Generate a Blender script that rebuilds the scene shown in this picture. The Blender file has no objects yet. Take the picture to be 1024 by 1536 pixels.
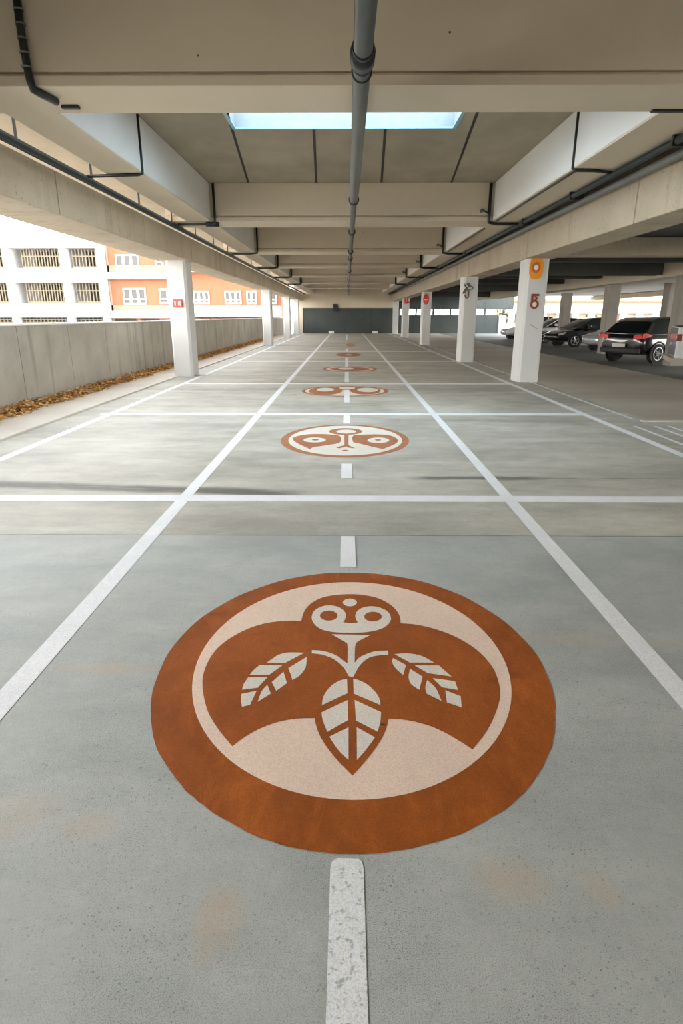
import bpy, math, random
from mathutils import Vector, Matrix
from mathutils.geometry import tessellate_polygon
random.seed(7)
H = 1.5                                   # eye height: the unit most of the garage was surveyed in
SC = bpy.context.scene
SLAB_Y0 = -12.0
SKY = 4.0
EXPO = 1.38
SUNS = [("sun", 10, 0.35, 42, -20, (1.0, .93, .82))]
E1 = {"C":[0.0287,2.3759],"outer":[0.0,0.0,0.8597,1.0146],"inner":[-0.004,0.0322,0.7008,0.8412],"bird":[[-0.4419,-0.5576],[-0.5189,-0.4529],[-0.5821,-0.342],[-0.635,-0.1914],[-0.6556,-0.0699],[-0.6471,0.0809],[-0.6035,0.2007],[-0.5223,0.3102],[-0.4285,0.3736],[-0.3268,0.3958],[-0.2586,0.3921],[-0.2509,0.4924],[-0.2248,0.5812],[-0.1703,0.6575],[-0.0926,0.698],[0.0068,0.7108],[0.086,0.6949],[0.1566,0.6557],[0.2165,0.5778],[0.2476,0.4897],[0.254,0.4186],[0.2515,0.3748],[0.3373,0.3585],[0.4329,0.3075],[0.5202,0.2288],[0.5939,0.1085],[0.6289,-0.0276],[0.6279,-0.152],[0.6079,-0.2524],[0.5646,-0.3585],[0.5045,-0.4682],[0.4329,-0.5668],[0.3952,-0.5236],[0.3434,-0.4718],[0.2874,-0.4322],[0.2126,-0.4025],[0.1384,-0.3932],[0.1296,-0.4377],[0.1103,-0.4987],[0.0765,-0.5693],[0.0362,-0.6387],[-0.0045,-0.7014],[-0.0464,-0.6423],[-0.0898,-0.5706],[-0.125,-0.494],[-0.1437,-0.426],[-0.149,-0.3926],[-0.2217,-0.3973],[-0.2907,-0.4175],[-0.3558,-0.4575],[-0.409,-0.5098]],"mask":[[-0.0431,0.3811],[-0.0324,0.4163],[-0.0294,0.4678],[-0.042,0.5141],[-0.0676,0.5506],[-0.1028,0.5683],[-0.1411,0.5666],[-0.175,0.5402],[-0.1982,0.4995],[-0.2062,0.4405],[-0.1986,0.3898],[-0.1781,0.3408],[-0.1439,0.3028],[-0.0963,0.282],[-0.0379,0.2744],[0.0263,0.2749],[0.0849,0.2835],[0.1387,0.3074],[0.1762,0.3436],[0.2005,0.393],[0.2058,0.4437],[0.1951,0.4959],[0.1692,0.5334],[0.1325,0.5577],[0.0945,0.5601],[0.0591,0.542],[0.0332,0.508],[0.0213,0.4617],[0.0226,0.4231],[0.0328,0.3792],[-0.0022,0.3715]],"stem":[[-0.0969,0.2577],[0.0924,0.2524],[0.0597,0.2204],[0.0277,0.1869],[0.0158,0.1436],[0.0112,0.0015],[0.0334,0.0458],[0.0667,0.0763],[0.1116,0.1024],[0.1698,0.108],[0.169,0.0721],[0.1317,0.0667],[0.0876,0.0513],[0.0542,0.0164],[0.0292,-0.0318],[0.0127,-0.083],[0.0036,-0.1128],[-0.0158,-0.104],[-0.0313,-0.0557],[-0.0526,-0.0087],[-0.0853,0.035],[-0.124,0.0626],[-0.1517,0.0746],[-0.186,0.0815],[-0.1875,0.1093],[-0.1475,0.1055],[-0.1029,0.0872],[-0.0641,0.0551],[-0.0368,0.0157],[-0.0208,-0.0036],[-0.0205,0.154],[-0.0318,0.1832],[-0.0576,0.2139]],"dot":[[0.0317,0.6058],[0.0305,0.5954],[0.0275,0.5856],[0.0228,0.5768],[0.0167,0.5695],[0.0093,0.564],[0.0012,0.5605],[-0.0072,0.5593],[-0.0157,0.5604],[-0.0238,0.5637],[-0.0311,0.5691],[-0.0371,0.5763],[-0.0417,0.585],[-0.0446,0.5948],[-0.0457,0.6052],[-0.0448,0.6156],[-0.0419,0.6256],[-0.0373,0.6347],[-0.0312,0.6423],[-0.0238,0.648],[-0.0155,0.6516],[-0.0068,0.6529],[0.0019,0.6518],[0.0102,0.6483],[0.0175,0.6427],[0.0236,0.6351],[0.0281,0.6262],[0.0308,0.6162]],"eyes":[[[-0.0712,0.4519],[-0.0722,0.4395],[-0.0754,0.4278],[-0.0807,0.4174],[-0.0878,0.4087],[-0.0963,0.4022],[-0.1058,0.3982],[-0.1159,0.3967],[-0.1261,0.398],[-0.1358,0.4019],[-0.1447,0.4083],[-0.1522,0.4169],[-0.1581,0.4272],[-0.162,0.4388],[-0.1636,0.4511],[-0.163,0.4636],[-0.1601,0.4755],[-0.1549,0.4863],[-0.1479,0.4954],[-0.1392,0.5023],[-0.1294,0.5066],[-0.119,0.5081],[-0.1085,0.5068],[-0.0985,0.5026],[-0.0895,0.4958],[-0.0819,0.4869],[-0.0762,0.4762],[-0.0726,0.4643]],[[0.1592,0.4434],[0.1574,0.4316],[0.1534,0.4206],[0.1474,0.4107],[0.1398,0.4025],[0.1309,0.3963],[0.1211,0.3924],[0.111,0.391],[0.1009,0.3922],[0.0915,0.3959],[0.0831,0.402],[0.0761,0.4101],[0.071,0.4199],[0.0679,0.4309],[0.0671,0.4426],[0.0686,0.4544],[0.0723,0.4657],[0.0781,0.476],[0.0858,0.4846],[0.0949,0.4911],[0.1049,0.4952],[0.1154,0.4966],[0.1257,0.4954],[0.1354,0.4914],[0.1439,0.485],[0.1509,0.4765],[0.1559,0.4664],[0.1587,0.4551]]],"centre":[[[-0.023,-0.1243],[-0.0513,-0.1368],[-0.0812,-0.1657],[-0.1049,-0.2081],[-0.1204,-0.2572],[-0.1241,-0.3121],[-0.0211,-0.2297]],[[0.0035,-0.1223],[0.0347,-0.1388],[0.069,-0.173],[0.0966,-0.223],[0.1113,-0.2713],[0.1117,-0.3079],[0.0048,-0.2319]],[[-0.0211,-0.2763],[-0.1237,-0.3574],[-0.1173,-0.4045],[-0.0969,-0.475],[-0.019,-0.4038]],[[0.0077,-0.2745],[0.112,-0.354],[0.1063,-0.4099],[0.0927,-0.4722],[0.0115,-0.4071]],[[-0.0178,-0.4472],[-0.0882,-0.5022],[-0.0689,-0.5453],[-0.047,-0.5856],[-0.0183,-0.6257]],[[0.0136,-0.4469],[0.0815,-0.5042],[0.0603,-0.5443],[0.0377,-0.585],[0.0116,-0.626]]],"left":[[[-0.2206,0.0861],[-0.2982,0.0872],[-0.3431,0.0658],[-0.3866,0.0006],[-0.3037,-0.0021]],[[-0.3136,-0.022],[-0.416,-0.0195],[-0.4373,-0.0602],[-0.4493,-0.0997],[-0.3629,-0.0959]],[[-0.3692,-0.1161],[-0.4528,-0.1167],[-0.4647,-0.1681],[-0.4643,-0.2074],[-0.4006,-0.1939]],[[-0.4018,-0.2155],[-0.4619,-0.2372],[-0.4562,-0.2813],[-0.4458,-0.324],[-0.4151,-0.3118]],[[-0.2079,0.0495],[-0.2843,-0.0429],[-0.2582,-0.1365],[-0.2279,-0.098],[-0.2072,-0.0342]],[[-0.3031,-0.0719],[-0.3456,-0.1522],[-0.3195,-0.2148],[-0.2797,-0.1592]],[[-0.3622,-0.1717],[-0.3802,-0.2182],[-0.387,-0.2902],[-0.34,-0.2348]]],"right":[[[0.1977,0.0771],[0.2595,0.0846],[0.3228,0.0624],[0.373,0.0066],[0.2629,0.0058]],[[0.2815,-0.0172],[0.3907,-0.0164],[0.4335,-0.1035],[0.3328,-0.0779]],[[0.3498,-0.1165],[0.4425,-0.1385],[0.4442,-0.2031],[0.3792,-0.1834]],[[0.3904,-0.2049],[0.4473,-0.2467],[0.438,-0.3209],[0.384,-0.2882]],[[0.1887,0.0441],[0.2427,-0.0143],[0.2228,-0.0944],[0.1934,-0.0391],[0.1825,0.0101]],[[0.258,-0.0435],[0.3072,-0.1061],[0.2811,-0.2029],[0.2512,-0.1624],[0.2452,-0.1097]],[[0.3233,-0.1319],[0.3525,-0.1908],[0.3632,-0.2789],[0.3091,-0.2297],[0.309,-0.1839]]]}
E2 = {"C":[-0.0179,7.6089],"outer":[0.0,0.0,0.8142,1.0677],"inner":[0.0057,0.002,0.7223,0.9656],"patches":[[[-0.6707,0.0363],[-0.6071,0.1983],[-0.4848,0.3072],[-0.3364,0.3283],[-0.2048,0.2995],[-0.0639,0.1833],[-0.0596,-0.2289],[-0.22,-0.4005],[-0.3833,-0.5409],[-0.393,-0.6674],[-0.5274,-0.4029],[-0.6216,-0.1896]],[[0.1071,0.204],[0.2417,0.2833],[0.4471,0.3047],[0.6079,0.208],[0.6703,-0.0451],[0.6231,-0.3096],[0.45,-0.6216],[0.3231,-0.4786],[0.1578,-0.2705],[0.103,-0.2014]],[[0.2345,0.5165],[0.2275,0.4611],[0.2098,0.4091],[0.1824,0.3629],[0.1468,0.3245],[0.1047,0.2958],[0.0582,0.2779],[0.0095,0.2716],[-0.0393,0.2771],[-0.0859,0.2943],[-0.128,0.3223],[-0.1637,0.3601],[-0.1913,0.4059],[-0.2091,0.4577],[-0.2163,0.5129],[-0.2121,0.569],[-0.1967,0.623],[-0.1706,0.6722],[-0.135,0.7138],[-0.0916,0.7454],[-0.0429,0.7654],[0.0087,0.7724],[0.0604,0.7662],[0.1092,0.747],[0.1526,0.716],[0.1883,0.675],[0.2146,0.6263],[0.2302,0.5725]],[[-0.0095,0.3811],[0.0469,0.3816],[0.0446,-0.3984],[0.1273,-0.5847],[0.0358,-0.5376],[0.019,-0.481],[-0.0642,-0.5863],[-0.1017,-0.5387],[-0.0066,-0.3988]],[[0.0421,-0.7025],[0.0411,-0.7111],[0.0385,-0.7192],[0.0342,-0.7265],[0.0285,-0.7326],[0.0216,-0.7372],[0.0141,-0.74],[0.0061,-0.7411],[-0.0019,-0.7402],[-0.0095,-0.7374],[-0.0164,-0.7329],[-0.0221,-0.7269],[-0.0264,-0.7197],[-0.0291,-0.7116],[-0.0301,-0.7031],[-0.0293,-0.6945],[-0.0266,-0.6864],[-0.0224,-0.679],[-0.0167,-0.6728],[-0.0098,-0.6682],[-0.0022,-0.6652],[0.0059,-0.6642],[0.014,-0.6651],[0.0216,-0.6679],[0.0285,-0.6725],[0.0342,-0.6786],[0.0385,-0.6859],[0.0412,-0.694]]],"whites":[[[0.1522,0.5054],[0.1484,0.4731],[0.1381,0.4426],[0.122,0.4154],[0.1009,0.3927],[0.0758,0.3756],[0.0479,0.365],[0.0187,0.3612],[-0.0105,0.3645],[-0.0384,0.3747],[-0.0635,0.3914],[-0.0846,0.4137],[-0.1007,0.4407],[-0.111,0.4711],[-0.1149,0.5033],[-0.112,0.5359],[-0.1026,0.5671],[-0.0869,0.5953],[-0.0658,0.6191],[-0.0402,0.6371],[-0.0116,0.6485],[0.0186,0.6525],[0.0488,0.649],[0.0775,0.6381],[0.103,0.6204],[0.1241,0.597],[0.1398,0.569],[0.1493,0.5379]],[[-0.239,-0.0795],[-0.2414,-0.1156],[-0.2507,-0.1496],[-0.2664,-0.1799],[-0.2877,-0.2052],[-0.3134,-0.2241],[-0.3424,-0.2359],[-0.3733,-0.2401],[-0.4045,-0.2364],[-0.4347,-0.2251],[-0.4624,-0.2065],[-0.4861,-0.1817],[-0.5049,-0.1516],[-0.5176,-0.1178],[-0.5236,-0.0818],[-0.5225,-0.0454],[-0.5142,-0.0105],[-0.4992,0.0212],[-0.478,0.0479],[-0.4517,0.0682],[-0.4218,0.0809],[-0.3897,0.0854],[-0.3571,0.0814],[-0.3259,0.0692],[-0.2977,0.0493],[-0.2738,0.023],[-0.2556,-0.0084],[-0.2438,-0.0432]],[[0.5619,-0.0912],[0.5558,-0.1311],[0.5431,-0.1687],[0.5247,-0.2022],[0.5014,-0.23],[0.4744,-0.2509],[0.445,-0.2639],[0.4147,-0.2684],[0.3847,-0.2643],[0.3567,-0.2518],[0.3317,-0.2313],[0.3112,-0.2039],[0.2961,-0.1707],[0.2872,-0.1332],[0.2851,-0.0934],[0.2899,-0.0531],[0.3015,-0.0144],[0.3195,0.0207],[0.3428,0.0503],[0.3705,0.0728],[0.401,0.087],[0.4327,0.0919],[0.464,0.0875],[0.4931,0.0738],[0.5185,0.0517],[0.539,0.0225],[0.5534,-0.0124],[0.5611,-0.0509]]],"pupils":[[[-0.3284,-0.0712],[-0.329,-0.0812],[-0.3319,-0.0908],[-0.3368,-0.0994],[-0.3435,-0.1066],[-0.3517,-0.112],[-0.3609,-0.1154],[-0.3707,-0.1166],[-0.3806,-0.1155],[-0.3901,-0.1123],[-0.3988,-0.107],[-0.4062,-0.0999],[-0.4119,-0.0914],[-0.4157,-0.0819],[-0.4174,-0.0719],[-0.4168,-0.0618],[-0.414,-0.0521],[-0.4092,-0.0435],[-0.4025,-0.0362],[-0.3943,-0.0307],[-0.385,-0.0272],[-0.3751,-0.026],[-0.3651,-0.027],[-0.3555,-0.0304],[-0.3467,-0.0357],[-0.3393,-0.0429],[-0.3336,-0.0515],[-0.3299,-0.0611]],[[0.4582,-0.074],[0.4566,-0.086],[0.4531,-0.0975],[0.4479,-0.1077],[0.4412,-0.1163],[0.4335,-0.1228],[0.4251,-0.1268],[0.4164,-0.1282],[0.4078,-0.1269],[0.3998,-0.123],[0.3927,-0.1167],[0.3869,-0.1082],[0.3828,-0.098],[0.3804,-0.0866],[0.3799,-0.0746],[0.3815,-0.0625],[0.3849,-0.0509],[0.39,-0.0405],[0.3967,-0.0318],[0.4044,-0.0252],[0.4129,-0.0211],[0.4218,-0.0196],[0.4305,-0.021],[0.4386,-0.025],[0.4457,-0.0314],[0.4515,-0.0401],[0.4556,-0.0504],[0.4579,-0.0619]]]}
E3 = {"C":[-0.0246,12.8219],"e":[["b",[0.0,0.0,0.9121,0.9313]],["c",[-0.0085,0.0062,0.834,0.8406]],["b",[-0.4077,0.0065,0.3506,0.7123]],["b",[0.4208,0.0465,0.324,0.6792]],["b",[0.0309,0.4994,0.2507,0.3688]],["c",[-0.4202,0.1927,0.1836,0.3432]],["c",[0.4745,0.1459,0.2215,0.3973]],["c",[0.0423,0.5037,0.171,0.2395]]]}
E4 = {"C":[0.1003,18.313],"e":[["b",[0.0,0.0,0.8217,0.9404]],["c",[0.0,0.0033,0.7136,0.7754]],["b",[0.0076,-0.0076,0.6125,0.6273]],["c",[-0.1087,0.0891,0.2339,0.3731]]]}
E5 = {"C":[0.0934,25.252],"e":[["b",[0.0,0.0,0.5094,1.2444]],["c",[-0.0002,-0.0483,0.1273,0.552]]]}
E6 = {"C":[0.2367,34.123],"e":[["c",[0.0,0.0,0.3409,2.9845]],["b",[-0.0292,-0.2533,0.2544,2.091]]]}
COL = SC.collection
def zr(z): return (1.0 + z) * H           # height given in eye heights above the eye

# ---------------------------------------------------------------- mesh helpers
class MB:
    def __init__(s): s.v = []; s.f = []
    def add(s, vs, fs):
        n = len(s.v); s.v += [tuple(v) for v in vs]; s.f += [tuple(i + n for i in f) for f in fs]; return s
    def box(s, x0, x1, y0, y1, z0, z1):
        vs = [(x, y, z) for z in (z0, z1) for y in (y0, y1) for x in (x0, x1)]
        return s.add(vs, [(0,2,3,1),(4,5,7,6),(0,1,5,4),(2,6,7,3),(0,4,6,2),(1,3,7,5)])
    def tube(s, pts, r, n=14, cap=True, r2=None):
        pts = [Vector(p) for p in pts]; rings = []
        up = None
        for i, p in enumerate(pts):
            a = pts[max(i-1,0)]; b = pts[min(i+1,len(pts)-1)]
            d = (b-a).normalized()
            if up is None:
                up = Vector((0,0,1)) if abs(d.z) < .9 else Vector((1,0,0))
            u = d.cross(up).normalized(); w = u.cross(d).normalized(); up = w
            rr = r if r2 is None else r + (r2-r)*i/(len(pts)-1)
            rings.append([p + (u*math.cos(2*math.pi*k/n) + w*math.sin(2*math.pi*k/n))*rr for k in range(n)])
        vs = [q for rg in rings for q in rg]; fs = []
        for i in range(len(pts)-1):
            for k in range(n):
                a = i*n+k; b = i*n+(k+1)%n; fs.append((a, b, b+n, a+n))
        if cap: fs += [tuple(range(n-1,-1,-1)), tuple((len(pts)-1)*n+k for k in range(n))]
        return s.add(vs, fs)
    def torus(s, c, R, r, axis, n=32, m=8):
        ax = Vector(axis).normalized(); u = ax.orthogonal().normalized(); w = ax.cross(u)
        vs = []; fs = []
        for i in range(n):
            t = 2*math.pi*i/n; d = u*math.cos(t)+w*math.sin(t)
            for j in range(m):
                q = 2*math.pi*j/m; vs.append(Vector(c) + d*(R+r*math.cos(q)) + ax*(r*math.sin(q)))
        for i in range(n):
            for j in range(m):
                fs.append((i*m+j, ((i+1)%n)*m+j, ((i+1)%n)*m+(j+1)%m, i*m+(j+1)%m))
        return s.add(vs, fs)
    def poly(s, pts, z):                  # flat polygon in the floor plane
        tri = tessellate_polygon([[Vector((a, b, 0)) for a, b in pts]])
        vs = [(a, b, z) for a, b in pts]; fs = []
        for t in tri:
            a, b, c = (vs[i] for i in t)
            cr = (b[0]-a[0])*(c[1]-a[1])-(b[1]-a[1])*(c[0]-a[0])
            fs.append(tuple(t) if cr > 0 else (t[0], t[2], t[1]))
        return s.add(vs, fs)
    def prism(s, pts, t, frame):          # outline (a,b) extruded by t; frame(a,b,c) -> xyz
        n = len(pts); tri = tessellate_polygon([[Vector((a, b, 0)) for a, b in pts]])
        vs = [frame(a, b, 0) for a, b in pts] + [frame(a, b, t) for a, b in pts]
        fs = [tuple(x) for x in tri] + [tuple(i+n for i in x) for x in tri]
        fs += [(i, (i+1)%n, (i+1)%n+n, i+n) for i in range(n)]
        return s.add(vs, fs)
    def loft(s, rings, cap=True):
        n = len(rings[0]); vs = [q for r in rings for q in r]; fs = []
        for i in range(len(rings)-1):
            for k in range(n):
                a = i*n+k; b = i*n+(k+1)%n; fs.append((a, b, b+n, a+n))
        if cap: fs += [tuple(range(n-1,-1,-1)), tuple((len(rings)-1)*n+k for k in range(n))]
        return s.add(vs, fs)
    def build(s, name, mat, parent=None, smooth=False, bevel=0, seg=2, sub=0):
        me = bpy.data.meshes.new(name); me.from_pydata([tuple(v) for v in s.v], [], s.f)
        import bmesh
        b = bmesh.new(); b.from_mesh(me); bmesh.ops.recalc_face_normals(b, faces=b.faces); b.to_mesh(me); b.free()
        me.materials.append(mat)
        if smooth: me.polygons.foreach_set('use_smooth', [True]*len(me.polygons))
        o = bpy.data.objects.new(name, me); COL.objects.link(o)
        if parent: o.parent = parent
        if bevel:
            m = o.modifiers.new('bevel', 'BEVEL'); m.width = bevel; m.segments = seg; m.limit_method = 'ANGLE'; m.angle_limit = math.radians(40)
        if sub:
            m = o.modifiers.new('sub', 'SUBSURF'); m.levels = sub; m.render_levels = sub
        return o
def flat(s, name, mat, parent=None):      # decal: faces kept upwards
    me = bpy.data.meshes.new(name); me.from_pydata(s.v, [], s.f); me.materials.append(mat)
    o = bpy.data.objects.new(name, me); COL.objects.link(o)
    if parent: o.parent = parent
    return o
def tag(o, label, cat, group=None, kind=None):
    o['label'] = label; o['category'] = cat
    if group: o['group'] = group
    if kind: o['kind'] = kind
    return o
def empty(name, loc, label, cat, group=None, rz=0):
    o = bpy.data.objects.new(name, None); COL.objects.link(o); o.location = loc; o.rotation_euler = (0,0,rz)
    o.empty_display_size = .2
    return tag(o, label, cat, group)
def struct(o, label=None, cat=None):
    o['kind'] = 'structure'
    if label: o['label'] = label
    if cat: o['category'] = cat
    return o
def copy_tree(o, parent=None):
    c = o.copy(); COL.objects.link(c)
    if parent: c.parent = parent
    for ch in [x for x in bpy.data.objects if x.parent == o and x is not c]: copy_tree(ch, c)
    return c

# ---------------------------------------------------------------- node helpers
class NT:
    def __init__(s, name):
        s.m = bpy.data.materials.new(name); s.m.use_nodes = True; s.t = s.m.node_tree
        s.b = s.t.nodes['Principled BSDF']; s.co = s.t.nodes.new('ShaderNodeTexCoord').outputs['Object']
    def set(s, k, v):
        i = s.b.inputs[k]
        if hasattr(v, 'links'): s.t.links.new(v, i)
        else: i.default_value = (*v, 1) if isinstance(v, tuple) and len(v) == 3 else v
        return s
    def n(s, typ, **kw):
        x = s.t.nodes.new(typ)
        for k, v in kw.items(): setattr(x, k, v)
        return x
    def plug(s, i, v):
        if hasattr(v, 'links'): s.t.links.new(v, i)
        else: i.default_value = (*v, 1) if isinstance(v, tuple) and len(v) == 3 and len(i.default_value) == 4 else v
    def m_(s, op, a, b=0.0, c=0.0, clamp=False):
        x = s.n('ShaderNodeMath', operation=op, use_clamp=clamp)
        for i, v in zip(x.inputs, (a, b, c)): s.plug(i, v)
        return x.outputs[0]
    def xyz(s, v=None):
        x = s.n('ShaderNodeSeparateXYZ'); s.t.links.new(v or s.co, x.inputs[0]); return x.outputs
    def scale(s, sx, sy, sz, off=(0,0,0)):
        x = s.n('ShaderNodeMapping'); s.t.links.new(s.co, x.inputs[0]); x.inputs['Scale'].default_value = (sx, sy, sz); x.inputs['Location'].default_value = off
        return x.outputs[0]
    def noise(s, sc, det=4, rough=.55, vec=None, dist=0):
        x = s.n('ShaderNodeTexNoise'); s.t.links.new(vec or s.co, x.inputs['Vector'])
        x.inputs['Scale'].default_value = sc; x.inputs['Detail'].default_value = det; x.inputs['Roughness'].default_value = rough; x.inputs['Distortion'].default_value = dist
        return x.outputs['Fac']
    def rng(s, v, a, b, c=0.0, d=1.0, smooth=False):
        x = s.n('ShaderNodeMapRange'); x.interpolation_type = 'SMOOTHSTEP' if smooth else 'LINEAR'
        for i, q in zip(range(5), (v, a, b, c, d)): s.plug(x.inputs[i], q)
        return x.outputs[0]
    def mix(s, f, a, b, mode='MIX'):
        x = s.n('ShaderNodeMix', data_type='RGBA', blend_type=mode)
        s.plug(x.inputs[0], f); s.plug(x.inputs[6], a); s.plug(x.inputs[7], b); return x.outputs[2]
    def bump(s, h, st=.2, d=.01):
        x = s.n('ShaderNodeBump'); s.plug(x.inputs['Height'], h); x.inputs['Strength'].default_value = st; x.inputs['Distance'].default_value = d
        s.t.links.new(x.outputs[0], s.b.inputs['Normal']); return s
def plain(name, c, rough=.6, metal=0, spec=.5, coat=0, emit=0):
    q = NT(name)
    nz = q.noise(6, 3)
    q.set('Base Color', q.mix(q.rng(nz, .35, .65), tuple(x*.93 for x in c), tuple(min(1,x*1.05) for x in c)))
    q.set('Roughness', rough).set('Metallic', metal).set('Specular IOR Level', spec).set('Coat Weight', coat)
    if emit: q.set('Emission Color', c).set('Emission Strength', emit)
    return q.m
def concrete(name, c1, c2, big=.8, sp=60, rough=.8, streak=0.0, pits=0.0, speck=0, bump=.15, stretch=(1,1,1)):
    q = NT(name)
    v = q.scale(*stretch)
    a = q.noise(big, 6, .6, vec=v); b = q.noise(sp, 3, .6)
    f = q.m_('ADD', q.m_('MULTIPLY', q.rng(a, .3, .7), .75), q.m_('MULTIPLY', q.rng(b, .3, .7), .25))
    col = q.mix(f, c1, c2)
    if streak:                            # rain streaks running down a face
        w = q.noise(3.0, 4, .6, vec=q.scale(1, 1, .06))
        col = q.mix(q.m_('MULTIPLY', q.rng(w, .55, .75), streak), col, tuple(x*.55 for x in c1))
    if speck:
        vo = q.n('ShaderNodeTexVoronoi'); q.t.links.new(q.scale(1,1,1), vo.inputs['Vector']); vo.inputs['Scale'].default_value = 3.2
        cs = q.xyz(vo.outputs['Color'])
        k = q.m_('MULTIPLY', q.rng(vo.outputs['Distance'], .045, .02), q.rng(cs[0], .55, .56))
        col = q.mix(k, col, (.08,.07,.055))
    if pits:
        w = q.noise(14, 5, .75)
        col = q.mix(q.m_('MULTIPLY', q.rng(w, .60, .68), pits), col, tuple(x*.35 for x in c1))
    q.set('Base Color', col).set('Roughness', rough).set('Specular IOR Level', .25)
    q.bump(q.m_('ADD', b, q.m_('MULTIPLY', a, .5)), bump, .01)
    return q.m

# ---------------------------------------------------------------- materials
def floor_mat():
    q = NT('garage_floor_concrete'); X, Y, Z = q.xyz()
    streak = q.noise(.9, 7, .62, vec=q.scale(.45, 1.5, 1), dist=.4)
    cloud = q.noise(.55, 5, .55)
    fine = q.noise(330, 3, .75); mid = q.noise(9, 5, .7)
    grit = q.noise(28, 6, .75); blot = q.noise(3.2, 6, .68, vec=q.scale(.8, 1.3, 1), dist=.3)
    f = q.m_('ADD', q.m_('MULTIPLY', streak, .40), q.m_('MULTIPLY', cloud, .20))
    f = q.m_('ADD', f, q.m_('ADD', q.m_('MULTIPLY', blot, .25), q.m_('MULTIPLY', grit, .15)))
    f = q.rng(f, .415, .585)
    near = q.mix(f, (.37,.395,.38), (.53,.55,.52))
    far = q.mix(f, (.37,.35,.29), (.64,.61,.53))
    # two pours of concrete meet at the joint four metres out
    isfar = q.rng(Y, 4.04, 4.06)
    col = q.mix(isfar, near, far)
    # coarse exposed grit, dark specks
    sp = q.rng(fine, .40, .50, 1, 0)
    patch = q.rng(q.noise(1.3, 4, .6), .35, .65, .22, .85)
    col = q.mix(q.m_('MULTIPLY', sp, patch), col, (.13,.145,.14))
    sp2 = q.rng(q.noise(38, 3, .75), .66, .73)
    col = q.mix(q.m_('MULTIPLY', sp2, .55), col, (.07,.075,.07))
    for sc_, rr_, th in ((55, .20, .55), (24, .13, .72), (110, .26, .45)):   # stone chips and pits
        vo = q.n('ShaderNodeTexVoronoi'); q.t.links.new(q.co, vo.inputs['Vector']); vo.inputs['Scale'].default_value = sc_
        k = q.m_('MULTIPLY', q.rng(vo.outputs['Distance'], rr_, rr_*.5), q.rng(q.xyz(vo.outputs['Color'])[0], th, th+.02))
        k = q.m_('MULTIPLY', k, q.rng(q.noise(2.3, 4, .65), .40, .62, .12, .75))
        col = q.mix(k, col, (.12,.13,.12))
    lt = q.rng(fine, .56, .66)
    col = q.mix(q.m_('MULTIPLY', lt, .30), col, (.62,.66,.64))
    # rust stains
    # positions on the deck, metres
    for (cx, cy, rx, ry, st) in ((-.33,1.17,.075,.13,.55),(.46,1.28,.12,.09,.42),(.70,1.25,.06,.07,.35),(-1.05,2.33,.28,.06,.45),(1.05,2.6,.28,.06,.40),(-1.06,1.5,.16,.12,.35),(-.8,1.45,.10,.07,.35),(1.6,2.55,.5,.05,.2)):
        dx = q.m_('DIVIDE', q.m_('SUBTRACT', X, cx), rx); dy = q.m_('DIVIDE', q.m_('SUBTRACT', Y, cy), ry)
        d = q.m_('ADD', q.m_('MULTIPLY', dx, dx), q.m_('MULTIPLY', dy, dy))
        d = q.m_('ADD', d, q.m_('MULTIPLY', q.m_('SUBTRACT', mid, .5), 3.0))
        k = q.m_('MULTIPLY', q.rng(d, 1.3, -.4, 0, st*1.1, True), q.rng(q.noise(60, 3, .7), .35, .6, .4, 1))
        col = q.mix(k, col, (.52,.37,.24))
    # dark tyre smears either side of the lane, and hairline joints
    wob = q.m_('MULTIPLY', q.m_('SUBTRACT', q.noise(1.2, 4, .6), .5), .16)
    Yw = q.m_('ADD', Y, wob)
    def band(x0, x1, ya, yb, half, st, colr, edge=.5):
        t = q.rng(X, x0, x1, ya, yb)
        d = q.m_('ABSOLUTE', q.m_('SUBTRACT', Yw, t))
        k = q.rng(d, half, half*.25, 0, 1, True)
        e = q.m_('MULTIPLY', q.rng(X, x0, x0+edge, 0, 1), q.rng(X, x1-edge, x1, 1, 0))
        t2 = q.rng(q.noise(5, 5, .8, vec=q.scale(.5, 4, 1)), .28, .48, .35, 1)
        return q.mix(q.m_('MULTIPLY', q.m_('MULTIPLY', k, e), q.m_('MULTIPLY', t2, st)), col, colr)
    col = band(-5.2, -.25, 5.62, 5.10, .17, 1.0, (.13,.125,.11), .6)
    col = band(-1.6, -.35, 5.22, 5.10, .10, .85, (.12,.115,.10), .3)
    col = band(.55, 2.0, 5.66, 5.66, .10, .85, (.10,.10,.09), .25)
    col = band(1.4, 6.0, 5.66, 5.64, .015, .8, (.12,.12,.10))
    for yj, w in ((4.05,.009),(13.0,.02),(22.5,.03),(33.0,.04)):
        d = q.m_('ABSOLUTE', q.m_('SUBTRACT', q.m_('ADD', Y, q.m_('MULTIPLY', wob, .08)), yj))
        col = q.mix(q.m_('MULTIPLY', q.rng(d, w, w*.3), q.rng(q.noise(4, 4, .7), .3, .55, .35, .95)), col, (.12,.11,.09))
    # drifting broad scuffs in the lane further down
    sc2 = q.rng(q.noise(.7, 6, .65, vec=q.scale(.25, 1.0, 1, (5,2,0))), .52, .70)
    col = q.mix(q.m_('MULTIPLY', q.m_('MULTIPLY', sc2, isfar), .40), col, (.22,.205,.17))
    q.set('Base Color', col)
    q.set('Roughness', q.rng(streak, .3, .7, .56, .72)).set('Specular IOR Level', .35)
    q.bump(q.m_('ADD', q.m_('MULTIPLY', fine, .8), q.m_('MULTIPLY', mid, .5)), .10, .004)
    return q.m
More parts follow.
